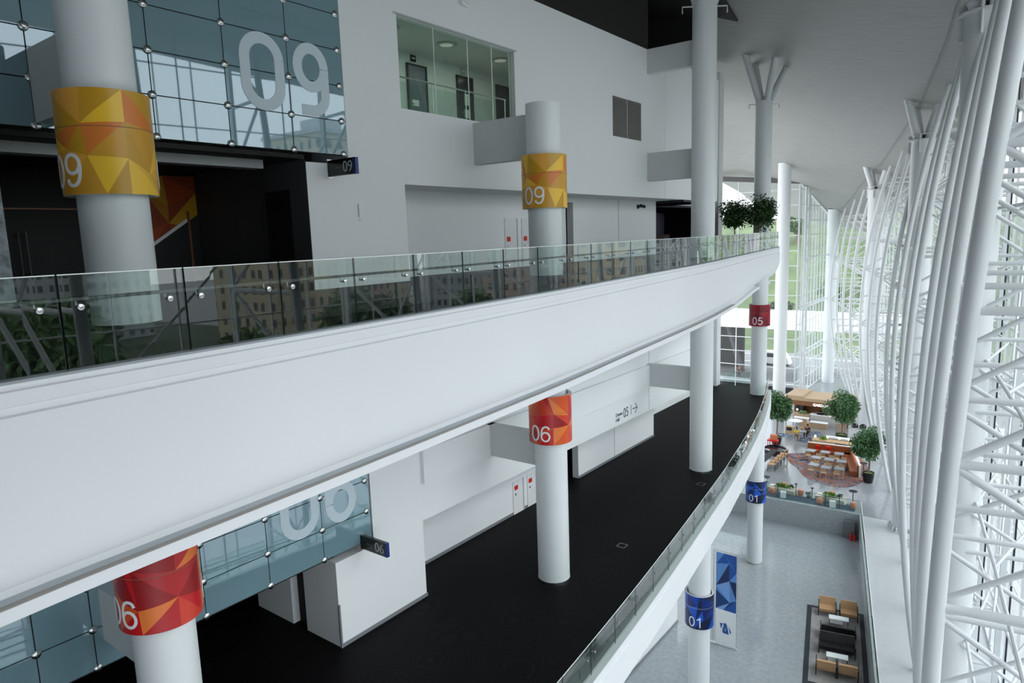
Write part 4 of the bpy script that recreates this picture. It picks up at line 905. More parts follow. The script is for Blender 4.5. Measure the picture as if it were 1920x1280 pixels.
# kiosk
t = thing('cafe_kiosk', 'timber cafe kiosk with lit GARDEN sign', 'kiosk', (-17.8, 75.2, CAFE))
m = MB(); m.box(-20.3, -18.6, 73.9, 77.6, -18.0, -17.5); m.build('raised_roof', WOODP, t, smooth=False)
MB().box(-18.6, -14.2, 73.9, 77.6, -18.0, -17.66).build('roof', WOODP, t, smooth=False)
MB().box(-20.3, -14.2, 73.86, 73.95, -18.45, -17.99).build('fascia', WOODD, t, smooth=False)
m = MB(); m.box(-20.3, -14.2, 77.3, 77.5, CAFE, -18.0); m.build('back_wall', WOODD, t, smooth=False)
m = MB()
for i in range(50): m.box(-20.25 + i * .12, -20.2 + i * .12, 77.24, 77.3, -19.4, -18.05)
m.build('slat_cladding', mat('slat_timber', (.32, .13, .05), .5), t, smooth=False)
for x in (-20.25, -14.25): MB().box(x - .05, x + .05, 74.0, 74.1, CAFE, -18.0).build('post', WOODD, t, smooth=False)
sg = MB(); w, h = place_text(sg, 'GARDEN COU', .37, (-17.55, 73.855, -18.4), (1, 0, 0), (0, 0, 1), (0, -1, 0), .012); sg.build('sign_lettering', mat('lit_letters', (.9, .9, .88), .5, emit=((1, .94, .92), .8)), t, smooth=False)
t = thing('service_counter', 'pale serving counter under the kiosk roof', 'counter', (-16.6, 73.8, CAFE))
MB().box(-17.7, -14.6, 73.5, 74.2, CAFE, -19.25).build('counter_body', mat('pale_counter', (.52, .50, .48), .5), t, smooth=False); MB().box(-17.75, -14.55, 73.45, 74.25, -19.25, -19.2).build('countertop', LETTER, t, smooth=False)
t = thing('salad_display', 'green salad display at the left of the serving counter', 'food display', (-18.5, 73.9, CAFE))
MB().box(-19.4, -17.78, 73.5, 74.3, CAFE, -19.3).build('cabinet', WOODP, t, smooth=False)
m = MB(); leaf_cloud(m, (-18.55, 73.9, -19.2), .55, 500, .07, .35, 41, 10); m.build('greens', mat('salad_green', (.22, .36, .16), .6), t, smooth=False)
t = thing('espresso_machine', 'black espresso machine on the serving counter', 'coffee machine', (-16.7, 73.85, -19.2)); MB().box(-17.1, -16.45, 73.65, 74.05, -19.2, -18.85).build('body', BLACKG, t, smooth=False); MB().box(-17.1, -16.45, 73.6, 73.65, -18.95, -18.9).build('front_bar', STEEL, t, smooth=False)
t = thing('coffee_grinder', 'black coffee grinder on the serving counter', 'coffee grinder', (-16.2, 73.85, -19.2)); MB().box(-16.32, -16.08, 73.7, 73.95, -19.2, -18.9).build('body', BLACK, t, smooth=False); MB().lathe((-16.2, 73.83, -18.9), [(.06, 0), (.11, .16), (.11, .18)], 14).build('hopper', BLACKG, t)
t = thing('oven', 'dark oven at the back of the kiosk', 'oven', (-19.5, 76.8, CAFE)); MB().box(-19.9, -19.1, 76.5, 77.2, CAFE, -18.75).build('oven_body', BLACK, t, smooth=False); MB().box(-19.8, -19.2, 76.48, 76.5, -19.5, -19.0).build('oven_door', BLACKG, t, smooth=False)
t = thing('menu_screen', 'grey screen on the kiosk back wall', 'screen', (-18.4, 77.2, -18.6)); MB().box(-18.8, -17.9, 77.15, 77.24, -18.7, -18.25).build('screen', mat('screen_grey', (.25, .28, .32), .3), t, smooth=False)
def lamp(label, x, y, z, h, group, em=4.0):
    t = thing('table_lamp', label, 'lamp', (x, y, z), group); MB().lathe((x, y, z), [(.07, 0), (.07, .015), (.012, .02), (.012, h)], 14).build('stem', STEEL, t); m = MB(); m.ball((x, y, z + h + .09), .10); m.build('globe', mat('warm_globe', (.9, .8, .65), .4, emit=((1, .72, .42), em)), t)
lamp('glowing globe lamp by the salad display', -19.1, 73.9, -19.3, .25, 'kiosk lamps'); lamp('glowing globe lamp on the serving counter', -15.9, 73.9, -19.2, .2, 'kiosk lamps')
t = thing('red_canister', 'red canister on the serving counter', 'canister', (-15.6, 73.8, -19.2)); MB().lathe((-15.6, 73.8, -19.2), [(.1, 0), (.1, .2), (.06, .24)], 14).build('can', RED, t); MB().lathe((-15.6, 73.8, -18.96), [(.065, 0), (.065, .03)], 14).build('lid', BLACK, t)
t = thing('bench_planter', 'timber bench unit with white top before the serving counter', 'bench', (-16.6, 72.5, CAFE))
MB().box(-17.4, -15.8, 72.2, 72.75, CAFE, -19.72).build('body', WOODP, t, smooth=False); MB().box(-17.45, -15.75, 72.15, 72.8, -19.72, -19.66).build('top', LETTER, t, smooth=False)
t = thing('long_table', 'long white-topped high table by the salad display', 'table', (-18.3, 72.7, CAFE)); MB().box(-19.05, -17.6, 72.4, 73.0, -19.5, -19.44).build('tabletop', LETTER, t, smooth=False)
for x in (-18.95, -17.7):
    for y in (72.45, 72.95): MB().box(x - .03, x + .03, y - .03, y + .03, CAFE, -19.5).build('leg', LETTER, t, smooth=False)
t = thing('espresso_bar', 'low white bar with black machines beyond the right-hand trees', 'bar counter', (-12.6, 70.5, CAFE)); MB().box(-13.4, -11.9, 70.2, 70.9, CAFE, -19.2).build('counter_body', LETTER, t, smooth=False); MB().box(-13.45, -11.85, 70.15, 70.95, -19.2, -19.15).build('countertop', GREYB, t, smooth=False)
for i, x in enumerate((-12.9, -12.2)):
    t = thing('bar_machine', 'black appliance on the low white bar, %s one' % ('left' if i == 0 else 'right'), 'appliance', (x, 70.5, -19.15), 'black bar appliances'); MB().lathe((x, 70.5, -19.15), [(.28, 0), (.3, .2), (.2, .35), (.05, .4)], 18).build('body', BLACKG, t); MB().cyl((x, 70.2, -18.9), (x, 70.1, -18.9), .03, n=8).build('tap', STEEL, t)
t = thing('slatted_screen', 'pale timber slatted screen behind the kiosk-side tree', 'screen', (-14.0, 70.3, CAFE)); m = MB()
for i in range(8): m.box(-14.55 + i * .12, -14.48 + i * .12, 70.3, 70.4, CAFE, -19.0)
m.build('slats', WOODP, t, smooth=False); MB().box(-14.57, -13.6, 70.32, 70.38, -19.05, -18.98).build('top_rail', WOODP, t, smooth=False)
# chairs and tables
def make_chair(m, legm):
    t = thing('cafe_chair', 'x', 'chair', (0, 0, 0))
    MB().box(-.22, .22, -.22, .22, .43, .47).build('seat', m, t, smooth=False, world=False)
    b = MB(); b.extr([(-.21, .19, .60), (-.21, .215, .60), (-.21, .26, .84), (-.21, .235, .84)], (.42, 0, 0)); b.build('backrest', m, t, smooth=False, world=False)
    for a in (-.19, .19):
        for c in (-.19, .19):
            MB().cyl((a, c, .44), (a * 1.1, c * 1.15, 0), .02, n=6).build('leg', legm, t, world=False)
        MB().cyl((a, .19, .44), (a, .24, .8), .016, n=6).build('back_post', legm, t, world=False)
    return t
def make_table(w, topm, legm):
    t = thing('cafe_table', 'x', 'table', (0, 0, 0), 'grey cafe tables')
    MB().box(-w, w, -w, w, .71, .745).build('tabletop', topm, t, smooth=False, world=False)
    for a in (-w + .05, w - .05):
        for c in (-w + .05, w - .05): MB().cyl((a, c, .71), (a, c, 0), .02, n=6).build('leg', legm, t, world=False)
    return t
TOPG = mat('grey_tabletop', (.27, .30, .34), .3)
ch0 = make_chair(WOODP, WOODP); tb0 = make_table(.37, TOPG, WOODP); first = [True, True]
Zc_ = CAFE + .012
def put_chair(x, y, rz, lab, g, z=Zc_, src=None):
    if src is None and first[0]: first[0] = False; ch0.location = (x, y, z); ch0.rotation_euler = (0, 0, rz); ch0['label'] = lab; ch0['group'] = g; return ch0
    return dup(src or ch0, (x, y, z), rz, lab, g)
def put_table(x, y, rz, lab):
    if first[1]: first[1] = False; tb0.location = (x, y, Zc_); tb0.rotation_euler = (0, 0, rz); tb0['label'] = lab
    else: dup(tb0, (x, y, Zc_), rz, lab)
spots = [(-14.85, 62.35, 'the grey table at the banquette left end'), (-13.7, 62.5, 'the grey table at the middle of the banquette'), (-12.6, 62.6, 'the grey table near the banquette corner'),
         (-14.0, 60.6, 'the grey table in the middle row, left one'), (-12.95, 60.6, 'the grey table in the middle row, centre one'), (-12.0, 60.6, 'the grey table by the side run of the banquette'),
         (-13.7, 58.6, 'the grey table in the front row, left one'), (-12.7, 58.4, 'the grey table in the front row, centre one'), (-11.75, 58.6, 'the grey table in the front row, right one')]
for i, (x, y, nm) in enumerate(spots):
    put_table(x, y, .12 * ((i % 3) - 1), nm.replace('the grey', 'grey square'))
    put_chair(x - .05, y - .62, PI + .1 * (i % 3), 'oak chair, near side of ' + nm, 'oak chairs at the carpet tables')
    put_chair(x + .05, y + .6, .15, 'oak chair, far side of ' + nm, 'oak chairs at the carpet tables') if i > 2 else None
for i, (x, y) in enumerate(((-16.78, 57.5), (-16.8, 58.3), (-16.78, 59.1), (-16.74, 59.9), (-16.7, 60.7))):
    lb = ['nearest', 'second', 'third', 'fourth', 'farthest'][i] + ' chair in the row of tan high chairs beside the lower balcony column'
    if i == 0: hc0 = make_chair(LEATHER, BLACK); hc0.location = (x, y, CAFE); hc0.rotation_euler = (0, 0, -1.45); tag(hc0, lb, group='row of tan high chairs'); hc0.scale = (1.4, 1.4, 1.25)
    else: put_chair(x, y, -1.45, lb, 'row of tan high chairs', CAFE, hc0)
t = thing('high_table', 'dark long table beside the row of oak chairs', 'table', (-17.5, 59.1, CAFE)); MB().box(-17.8, -17.25, 57.2, 61.0, -19.58, -19.53).build('tabletop', BLACK, t, smooth=False)
for y in (57.4, 60.8): MB().box(-17.6, -17.45, y - .03, y + .03, CAFE, -19.58).build('leg', BLACK, t, smooth=False)
# banquette
t = thing('banquette', 'brown leather L-shaped banquette around the patterned carpet', 'banquette', (-12.3, 63.9, CAFE))
def run(a, b, nm):
    a = Vector(a); b = Vector(b); d = (b - a); L = d.length; d.normalize(); nn = Vector((d[1], -d[0])); c = (a + b) / 2
    for part, off, hw, z0, z1, mm in (('seat', .35, .27, .05, .46, LEATHB), ('backrest', .06, .07, .40, .95, LEATHB), ('outer_shell', -.09, .08, 0, 1.0, LETTER)):
        q = c + nn * off; m = MB(); m.obox((q[0], q[1], CAFE + (z0 + z1) / 2), (d[0], d[1], 0), (nn[0], nn[1], 0), (0, 0, 1), L / 2, hw, (z1 - z0) / 2); m.build(part, mm, t, smooth=False)
run((-15.5, 63.9), (-12.0, 64.3), 'a'); run((-11.95, 64.25), (-10.45, 59.4), 'b')
for i, x in enumerate((-14.6, -13.75)):
    o = MB(); o.obox((x, 63.86, CAFE + .68), (1, .1, 0), (0, -.35, 1), (0, 1, .35), .2, .2, .06); q = o.build('cushion', RED, smooth=False); tag(q, 'red cushion on the banquette, %s one' % ('left' if i == 0 else 'right'), 'cushion', 'red cushions', 'thing')
LP = [(-15.2, 65.2), (-14.2, 65.4), (-13.2, 65.5), (-12.4, 65.5)]
for i, (x, y) in enumerate(LP): lamp('globe lamp on the counter behind the banquette, ' + ['leftmost', 'second from left', 'third from left', 'rightmost'][i], x, y, -19.35, .22, 'globe lamps behind the banquette')
for i, f in enumerate((.12, .32, .52)):
    x = -11.95 + 1.5 * f + .09; y = 64.25 - 4.85 * f + .03; lamp('globe lamp on the side run of the banquette, ' + ['farthest', 'middle', 'nearest'][i], x, y, CAFE + 1.0, .16, 'globe lamps on the banquette')
t = thing('planter_counter', 'counter with plant box behind the banquette', 'counter', (-13.8, 65.6, CAFE)); MB().box(-15.5, -12.1, 65.05, 65.95, CAFE, -19.35).build('body', WOODP, t, smooth=False); MB().box(-13.45, -12.1, 65.02, 65.06, CAFE + .1, -19.4).build('dark_panel', DARKW, t, smooth=False)
m = MB(); leaf_cloud(m, (-14.6, 65.75, -19.25), .5, 400, .07, .4, 42, 8); m.build('plants', GREENL, t, smooth=False)
t = thing('white_counter', 'white long counter with a dark slot beyond the banquette', 'counter', (-13.8, 67.5, CAFE)); MB().box(-14.9, -12.6, 67.3, 67.8, CAFE + .6, CAFE + .75).build('countertop', LETTER, t, smooth=False); MB().box(-14.8, -12.7, 67.4, 67.7, CAFE, CAFE + .6).build('body', BLACK, t, smooth=False)
# fountain, red frame seat, side tables
t = thing('round_basin', 'round black basin near the end of the lower balcony', 'basin', (-17.95, 62.4, CAFE)); MB().lathe((-17.95, 62.4, CAFE), [(.95, 0), (1.05, .1), (1.05, .42), (.93, .42), (.93, .3)], 44).build('basin_rim', BLACKG, t); MB().lathe((-17.95, 62.4, CAFE + .3), [(.93, 0), (.001, .002)], 44).build('water', mat('dark_water', (.01, .012, .014), .05), t)
t = thing('red_frame_seat', 'bright red metal seat behind the round black basin', 'seat', (-18.6, 63.9, CAFE)); MB().box(-19.05, -18.15, 63.6, 64.2, CAFE + .62, CAFE + .74).build('seat', RED, t, smooth=False)
for x in (-19.0, -18.75, -18.45, -18.2): MB().cyl((x, 63.65, CAFE), (x, 63.65, CAFE + .64), .025, n=6).build('leg', RED, t)
for x in (-19.0, -18.2): MB().cyl((x, 64.15, CAFE), (x, 64.15, CAFE + .64), .025, n=6).build('leg', RED, t)
o = MB(); o.obox((-18.55, 63.95, CAFE + .98), (1, .2, 0), (-.2, 1, 0), (0, 0, 1), .3, .2, .22); q = o.build('cushion', mat('orange_fabric', lin(206, 120, 84), .8), smooth=False); tag(q, 'orange cushion on the bright red seat', 'cushion', kind='thing')
def bistro(label, x, y, g='dark bistro tables', z=CAFE):
    tr = .30 if 'pedestal table' in label else .13
    t = thing('bistro_table', label, 'bistro table', (x, y, z), g); MB().lathe((x, y, z), [(tr * .7, 0), (tr * .7, .02), (.03, .03), (.03, .98), (.001, .985)], 18).build('pedestal', BLACK, t); MB().lathe((x, y, z + .98), [(tr - .01, 0), (tr, .015), (tr - .01, .03)], 26).build('tabletop', BLACK, t)
bistro('dark pedestal table beside the round black tree pot', -10.25, 60.2); bistro('dark pedestal table at the right end of the blue strip', -9.66, 53.2, z=CAFE); bistro('dark pedestal table at the column end of the blue strip', -15.85, 52.9)
for i, (x, y) in enumerate(((-15.5, 51.85), (-14.65, 51.85), (-13.5, 52.55), (-12.28, 52.3), (-11.25, 51.9), (-10.3, 51.9))):
    bistro(['first', 'second', 'third', 'fourth', 'fifth', 'sixth'][i] + ' slim dark pedestal along the blue strip counting from the left', x, y)
def trough(label, x, y, seed):
    t = thing('plant_trough', label, 'plant trough', (x, y, CAFE), 'plant troughs along the blue strip', rz=-.06)
    m = MB(); m.extr([(-1.0, -.35, .0), (-1.05, -.42, .34), (-1.05, .42, .34), (-1.0, .35, 0)], (2.05, 0, 0)); m.build('trough', mat('cream_trough', (.62, .58, .50), .5), t, smooth=False, world=False)
    m = MB(); leaf_cloud(m, (0, 0, .48), .62, 420, .10, .42, seed, 10); m.build('foliage', GREENL, t, smooth=False, world=False)
    m = MB(); leaf_cloud(m, (.62, .1, .55), .26, 160, .06, .8, seed + 1, 5); m.build('dark_shrub', GREEND, t, smooth=False, world=False)
    MB().lathe((0, .28, .34), [(.12, 0), (.16, .3), (.14, .32)], 16).build('terracotta_pot', TERRA, t, world=False)
trough('cream plant trough at the column end of the blue strip', -14.6, 53.0, 51); trough('cream plant trough nearer the hall corner', -11.1, 53.0, 52)
for x, y, lab in ((-15.15, 52.2, 'terracotta pot stool before the left plant trough'), (-13.25, 52.95, 'terracotta pot stool between the two plant troughs'), (-11.65, 51.95, 'terracotta pot stool before the right plant trough'), (-9.45, 52.35, 'terracotta pot stool at the right end of the blue strip')):
    t = thing('pot_stool', lab, 'stool', (x, y, CAFE + .01), 'terracotta stools'); MB().lathe((x, y, CAFE + .01), [(.15, 0), (.22, .15), (.22, .32), (.17, .44)], 20).build('body', TERRA, t); MB().lathe((x, y, CAFE + .45), [(.17, 0), (.16, .02), (.001, .025)], 18).build('seat_top', mat('terracotta_top', (.66, .26, .15), .6), t)
for x, y, lab in ((-14.25, 51.9, 'white cube stool before the left plant trough'), (-10.75, 51.9, 'white cube stool before the right plant trough')):
    t = thing('cube_stool', lab, 'stool', (x, y, CAFE + .01), 'white cube stools', rz=.3); MB().box(-.2, .2, -.2, .2, 0, .4).build('body', LETTER, t, smooth=False, world=False); MB().box(-.21, .21, -.21, .21, .4, .43).build('seat_top', mat('stool_top', (.6, .62, .62), .5), t, smooth=False, world=False)
t = thing('low_plant', 'low dark plant between the two plant troughs', 'plant', (-12.6, 52.72, CAFE)); MB().lathe((-12.6, 52.72, CAFE), [(.14, 0), (.17, .18)], 14).build('pot', BLACK, t); m = MB(); leaf_cloud(m, (-12.6, 52.72, CAFE + .35), .28, 160, .07, .7, 61, 5); m.build('foliage', GREEND, t, smooth=False)
t = thing('parasol_table', 'round white table by the half hidden potted tree', 'table', (-18.4, 70.9, CAFE)); MB().lathe((-18.4, 70.9, CAFE), [(.3, 0), (.04, .03), (.04, .9), (.001, .9)], 16).build('pedestal', STEEL, t); MB().lathe((-18.4, 70.9, CAFE + .9), [(.62, 0), (.64, .02), (.62, .05)], 30).build('tabletop', LETTER, t)
t = thing('wood_crate_unit', 'small timber unit with a dark opening by the round white table', 'cabinet', (-18.5, 69.2, CAFE)); MB().box(-18.9, -18.1, 69.0, 69.5, CAFE, CAFE + .75).build('body', WOODP, t, smooth=False); MB().box(-18.8, -18.3, 68.98, 69.0, CAFE + .35, CAFE + .68).build('opening', BLACK, t, smooth=False)
put_table(-17.05, 68.0, .2, 'grey square table between the two seated guests')
t = thing('timber_settle', 'brown timber settle beyond the seated guests', 'bench', (-17.3, 70.3, CAFE)); MB().box(-17.75, -16.95, 70.1, 70.6, CAFE + .3, CAFE + .45).build('seat', WOOD, t, smooth=False); MB().box(-17.75, -16.95, 70.55, 70.63, CAFE + .3, CAFE + .9).build('backrest', WOOD, t, smooth=False)
for x in (-17.7, -17.0): MB().box(x - .03, x + .03, 70.12, 70.6, CAFE, CAFE + .3).build('leg', WOOD, t, smooth=False)

# ------------------------------------------------------------------ people
def person(x, y, z, rz, pose, top, legs, hairm, label):
    J = {}
    if pose == 'sit':
        J = dict(pel=(0, 0, .50), bel=(0, .01, .68), chest=(0, .0, .93), neck=(0, -.02, 1.06), head=(0, -.04, 1.14), crown=(0, -.03, 1.27),
                 lh=(.1, -.02, .50), lk=(.12, -.42, .50), la=(.12, -.44, .09), lf=(.12, -.60, .04), rh=(-.1, -.02, .50), rk=(-.12, -.42, .50), ra=(-.12, -.44, .09), rf=(-.12, -.60, .04),
                 ls=(.19, 0, .98), le=(.23, -.10, .74), lw=(.12, -.34, .77), rs=(-.19, 0, .98), re=(-.23, -.10, .74), rw=(-.12, -.34, .77))
    else:
        J = dict(pel=(0, 0, .93), bel=(0, 0, 1.1), chest=(0, 0, 1.33), neck=(0, 0, 1.49), head=(0, -.02, 1.57), crown=(0, -.01, 1.71),
                 lh=(.1, 0, .90), lk=(.11, -.02, .5), la=(.11, .03, .09), lf=(.12, -.13, .04), rh=(-.1, 0, .90), rk=(-.11, .03, .5), ra=(-.11, .06, .09), rf=(-.12, -.10, .04),
                 ls=(.19, 0, 1.42), le=(.24, .02, 1.14), lw=(.24, -.08, .90), rs=(-.19, 0, 1.42), re=(-.24, .02, 1.14), rw=(-.24, -.06, .90))
    Rd = dict(pel=.14, bel=.125, chest=.145, neck=.055, head=.085, crown=.07, lh=.095, lk=.065, la=.045, lf=.038, rh=.095, rk=.065, ra=.045, rf=.038, ls=.065, le=.045, lw=.032, rs=.065, re=.045, rw=.032)
    E = [('pel', 'bel'), ('bel', 'chest'), ('chest', 'neck'), ('neck', 'head'), ('head', 'crown'), ('pel', 'lh'), ('lh', 'lk'), ('lk', 'la'), ('la', 'lf'), ('pel', 'rh'), ('rh', 'rk'), ('rk', 'ra'), ('ra', 'rf'), ('chest', 'ls'), ('ls', 'le'), ('le', 'lw'), ('chest', 'rs'), ('rs', 're'), ('re', 'rw')]
    def skin(name, E, m, grow, parent):
        ks = []
        for a, b in E:
            for k in (a, b):
                if k not in ks: ks.append(k)
        me = bpy.data.meshes.new(name); me.from_pydata([J[k] for k in ks], [(ks.index(a), ks.index(b)) for a, b in E], []); me.materials.append(m)
        o = bpy.data.objects.new(name, me); C.objects.link(o); o.parent = parent
        md = o.modifiers.new('skin', 'SKIN'); ss = o.modifiers.new('sub', 'SUBSURF'); ss.levels = 1; ss.render_levels = 1
        for i, k in enumerate(ks): r = Rd[k] + grow; me.skin_vertices[0].data[i].radius = (r, r)
        me.skin_vertices[0].data[0].use_root = True
        md.use_smooth_shade = True
        return o
    t = thing('person', label, 'person', (x, y, z), rz=rz)
    for sd in 'lr':   # hands
        w, e = Vector(J[sd + 'w']), Vector(J[sd + 'e']); d = (w - e).normalized(); J[sd + 'p'] = tuple(w + d * .07); Rd[sd + 'p'] = .03; E.append((sd + 'w', sd + 'p'))
        n = d.orthogonal().normalized()
        for i in range(4): J[sd + 'f%d' % i] = tuple(w + d * (.15 - .008 * abs(i - 1)) + n * (.018 * (i - 1.5)) + Vector((0, 0, -.02))); Rd[sd + 'f%d' % i] = .008; E.append((sd + 'p', sd + 'f%d' % i))
        J[sd + 't'] = tuple(w + d * .07 + n * .05); Rd[sd + 't'] = .009; E.append((sd + 'w', sd + 't'))
    skin('body', E, SKIN, 0, t)
    skin('shirt', [('pel', 'bel'), ('bel', 'chest'), ('chest', 'ls'), ('ls', 'le'), ('chest', 'rs'), ('rs', 're')], top, .014, t)
    skin('trousers', [('pel', 'lh'), ('lh', 'lk'), ('lk', 'la'), ('pel', 'rh'), ('rh', 'rk'), ('rk', 'ra')], legs, .012, t)
    m = MB(); c = Vector(J['head']).lerp(Vector(J['crown']), .62); m.ball(c + Vector((0, .025, .03)), .105, 14, 10, 1.0); m.build('hair', hairm, t, world=False)
    m = MB(); h = Vector(J['head']).lerp(Vector(J['crown']), .3)
    for s in (-1, 1): m.ball(h + Vector((s * .03, -.082, .02)), .009, 8, 6)
    m.build('eye', BLACK, t, world=False)
    m = MB(); m.add([h + Vector((-.012, -.082, -.01)), h + Vector((.012, -.082, -.01)), h + Vector((0, -.108, -.015)), h + Vector((0, -.08, .025))], [(0, 1, 2), (0, 2, 3), (2, 1, 3), (0, 3, 1)]); m.build('nose', SKIN, t, world=False)
    return t
HAIR = mat('black_hair', (.012, .01, .01), .5)
put_chair(-17.35, 67.15, PI + .35, 'oak chair carrying the guest in the yellow top', 'guest chairs')
put_chair(-16.75, 68.7, -.2, 'oak chair carrying the guest in dark clothes', 'guest chairs')
person(-17.35, 67.15, CAFE + .012, PI + .35, 'sit', mat('yellow_shirt', lin(214, 190, 50), .8), mat('dark_trousers', (.03, .03, .04), .8), HAIR, 'person in a yellow top sitting at a cafe table')
person(-16.75, 68.7, CAFE + .012, -.2, 'sit', mat('dark_shirt', (.02, .022, .03), .8), mat('black_trousers', (.012, .012, .016), .8), HAIR, 'person in dark clothes sitting at a cafe table')

# ------------------------------------------------------------------ outside
GZ0 = -22.5
m = MB(); m.add([(-300, 99.4, GZ0), (-20, 99.4, GZ0), (12, -60, GZ0), (400, -60, GZ0), (400, 420, GZ0), (-300, 420, GZ0)], [(0, 1, 2, 3, 4, 5)]); m.add([(-300, 99.4, GZ0 - 1), (-20, 99.4, GZ0 - 1), (12, -60, GZ0 - 1), (400, -60, GZ0 - 1), (400, 420, GZ0 - 1), (-300, 420, GZ0 - 1)], [(5, 4, 3, 2, 1, 0)])
struct('ground_outside', m, mat('asphalt', (.20, .205, .21), .7, noise=(.3, .6, (.25, .25, .25, 1))), smooth=False)
m = MB(); xs = [(y, chx(y) + 5.05) for y in range(-40, 100, 10)]
m.add([(x, y, GZ0 + .01) for y, x in xs] + [(x + 34, y, GZ0 + .01) for y, x in xs], [(i, i + 1, len(xs) + i + 1, len(xs) + i) for i in range(len(xs) - 1)]); struct('terrace_daylight_bounce', m, mat('pale_concrete', (.5, .5, .49), .7, noise=(.5, .5, (.44, .44, .43, 1))), smooth=False)  # pale strip added to bounce daylight into the lower levels
GRASS = mat('hill_grass', (.15, .20, .085), .8, noise=(.25, 1, (.085, .125, .055, 1)))
m = MB(); rd = random.Random(5); vs = []; NX, NY = 40, 16
for j in range(NY + 1):
    for i in range(NX + 1):
        x = -180 + i * 186 / NX; y = 128 + j * 90 / NY; f = min(1, j / 11); vs.append((x, y, GZ0 + .02 + 25 * f * f * (3 - 2 * f) + (rd.uniform(-.7, .7) if 0 < j else 0)))
m.add(vs, [(j * (NX + 1) + i, j * (NX + 1) + i + 1, (j + 1) * (NX + 1) + i + 1, (j + 1) * (NX + 1) + i) for j in range(NY) for i in range(NX)])
struct('hillside', m, GRASS, label='green hillside beyond the far glass wall', cat='hillside')
m = MB(); m.add([(30, 0, GZ0 + .03), (400, -50, GZ0 + .03), (400, 125, GZ0 + .03), (12, 125, GZ0 + .03)], [(0, 1, 2, 3)]); o = struct('lawn_outside', m, mat('woodland_ground', (.045, .075, .03), .9, noise=(.12, 1, (.025, .045, .02, 1))), smooth=False)
m = MB(); 
for k in range(14): m.box(-60 + k * 5, -57.5 + k * 5, 117, 117.25, GZ0 + .005, GZ0 + .02)
m.box(-120, 10, 123.5, 123.9, GZ0, GZ0 + .15); m.box(-120, 10, 101, 101.2, GZ0, GZ0 + .15)
struct('road_marking', m, LETTER, smooth=False)
t = thing('entrance_canopy', 'broad white canopy roof outside the far glass wall', 'canopy', (-38, 108, GZ0))
MB().box(-80, -15, 104, 113, -14.9, -13.0).build('roof', LETTER, t, smooth=False); MB().box(-79, -16, 104.5, 112.5, -15.0, -14.9).build('soffit', DARKW, t, smooth=False); MB().box(-80, -37.5, 111, 112, GZ0, -15).build('dark_backdrop', DARKC, t, smooth=False)  # dark soffit and back sheet stand in for the gloom beneath the canopy
for x in (-36.5, -24): MB().cyl((x, 108, GZ0), (x - (2.5 if x < -30 else 0), 108, -15), .45, n=16).build('support', DARKW, t)
t = thing('van', 'white van parked outside beneath the canopy', 'van', (-33.6, 115.5, GZ0))
m = MB(); m.extr([(-36.0, 114.6, GZ0 + .4), (-36.0, 114.6, GZ0 + 2.3), (-32.2, 114.6, GZ0 + 2.3), (-31.4, 114.6, GZ0 + 1.3), (-31.1, 114.6, GZ0 + .4)], (0, 1.8, 0)); m.build('van_body', LETTER, t, smooth=False)
MB().box(-35.8, -32.3, 114.58, 114.6, GZ0 + 1.4, GZ0 + 2.1).build('side_window', BLACKG, t, smooth=False)
for x in (-35.2, -31.9):
    for y in (114.7, 116.3): MB().cyl((x, y - .12, GZ0 + .36), (x, y + .12, GZ0 + .36), .36, n=16).build('wheel', BLACK, t)
for i, (x, y) in enumerate(((-36.6, 107.0), (-24.0, 112.0))):
    t = thing('traffic_cone', ['orange traffic cone under the canopy', 'orange traffic barrier cone on the road by the far column'][i], 'traffic cone', (x, y, GZ0)); s = 1.4; MB().lathe((x, y, GZ0), [(.22 * s, .05), (.04 * s, .8 * s)], 14).build('cone', mat('cone_orange', lin(240, 90, 40), .5), t); MB().box(x - .3, x + .3, y - .3, y + .3, GZ0, GZ0 + .06).build('base', BLACK, t, smooth=False)
person(-35.3, 103.0, GZ0, .4, 'stand', mat('coat_dark', (.015, .015, .02), .8), mat('trousers_dark', (.02, .02, .025), .8), HAIR, 'person in dark clothes standing outside beyond the glass')
# trees outside
def make_tree(seed, lm):
    t = thing('tree', 'x', 'tree', (0, 0, 0)); m = MB(); m.tube([(0, 0, 0), (.2, 0, 2.5), (0, .1, 6)], [.35, .25, .1], 8); m.build('trunk', BARK, t, world=False)
    m = MB(); leaf_cloud(m, (0, 0, 5.6), 3.9, 1700, .55, .85, seed, 14); m.build('foliage', lm, t, smooth=False, world=False); return t
GRT = [mat('outdoor_leaf_mid', (.10, .19, .055), .6, noise=(.4, 1, (.06, .13, .04, 1))), mat('outdoor_leaf_dark', (.055, .11, .035), .6, noise=(.4, 1, (.035, .075, .025, 1)))]
protos = [make_tree(71, GRT[0]), make_tree(72, GRT[1])]; used = [False, False]
rd = random.Random(9); k = 0
ORDW = ['first', 'second', 'third', 'fourth', 'fifth', 'sixth', 'seventh', 'eighth', 'ninth', 'tenth', 'eleventh', 'twelfth', 'thirteenth', 'fourteenth', 'fifteenth', 'sixteenth', 'seventeenth', 'eighteenth']
def hz(y): f = max(0, min(1, (y - 128) / 61.9)); return GZ0 - .3 + 25 * f * f * (3 - 2 * f)
pl = [(-70 + i * 6.2 + rd.uniform(-1, 1), 140 + (i * 7) % 34 + rd.uniform(-3, 3), 'hill') for i in range(14)] + [(48 + (i * 13) % 40 + rd.uniform(-2, 2), 22 + i * 9.5, 'lawn') for i in range(11)] + [(92 + (i * 29) % 60, 12 + i * 11, 'lawn') for i in range(7)]
cnt = {'hill': 0, 'lawn': 0}
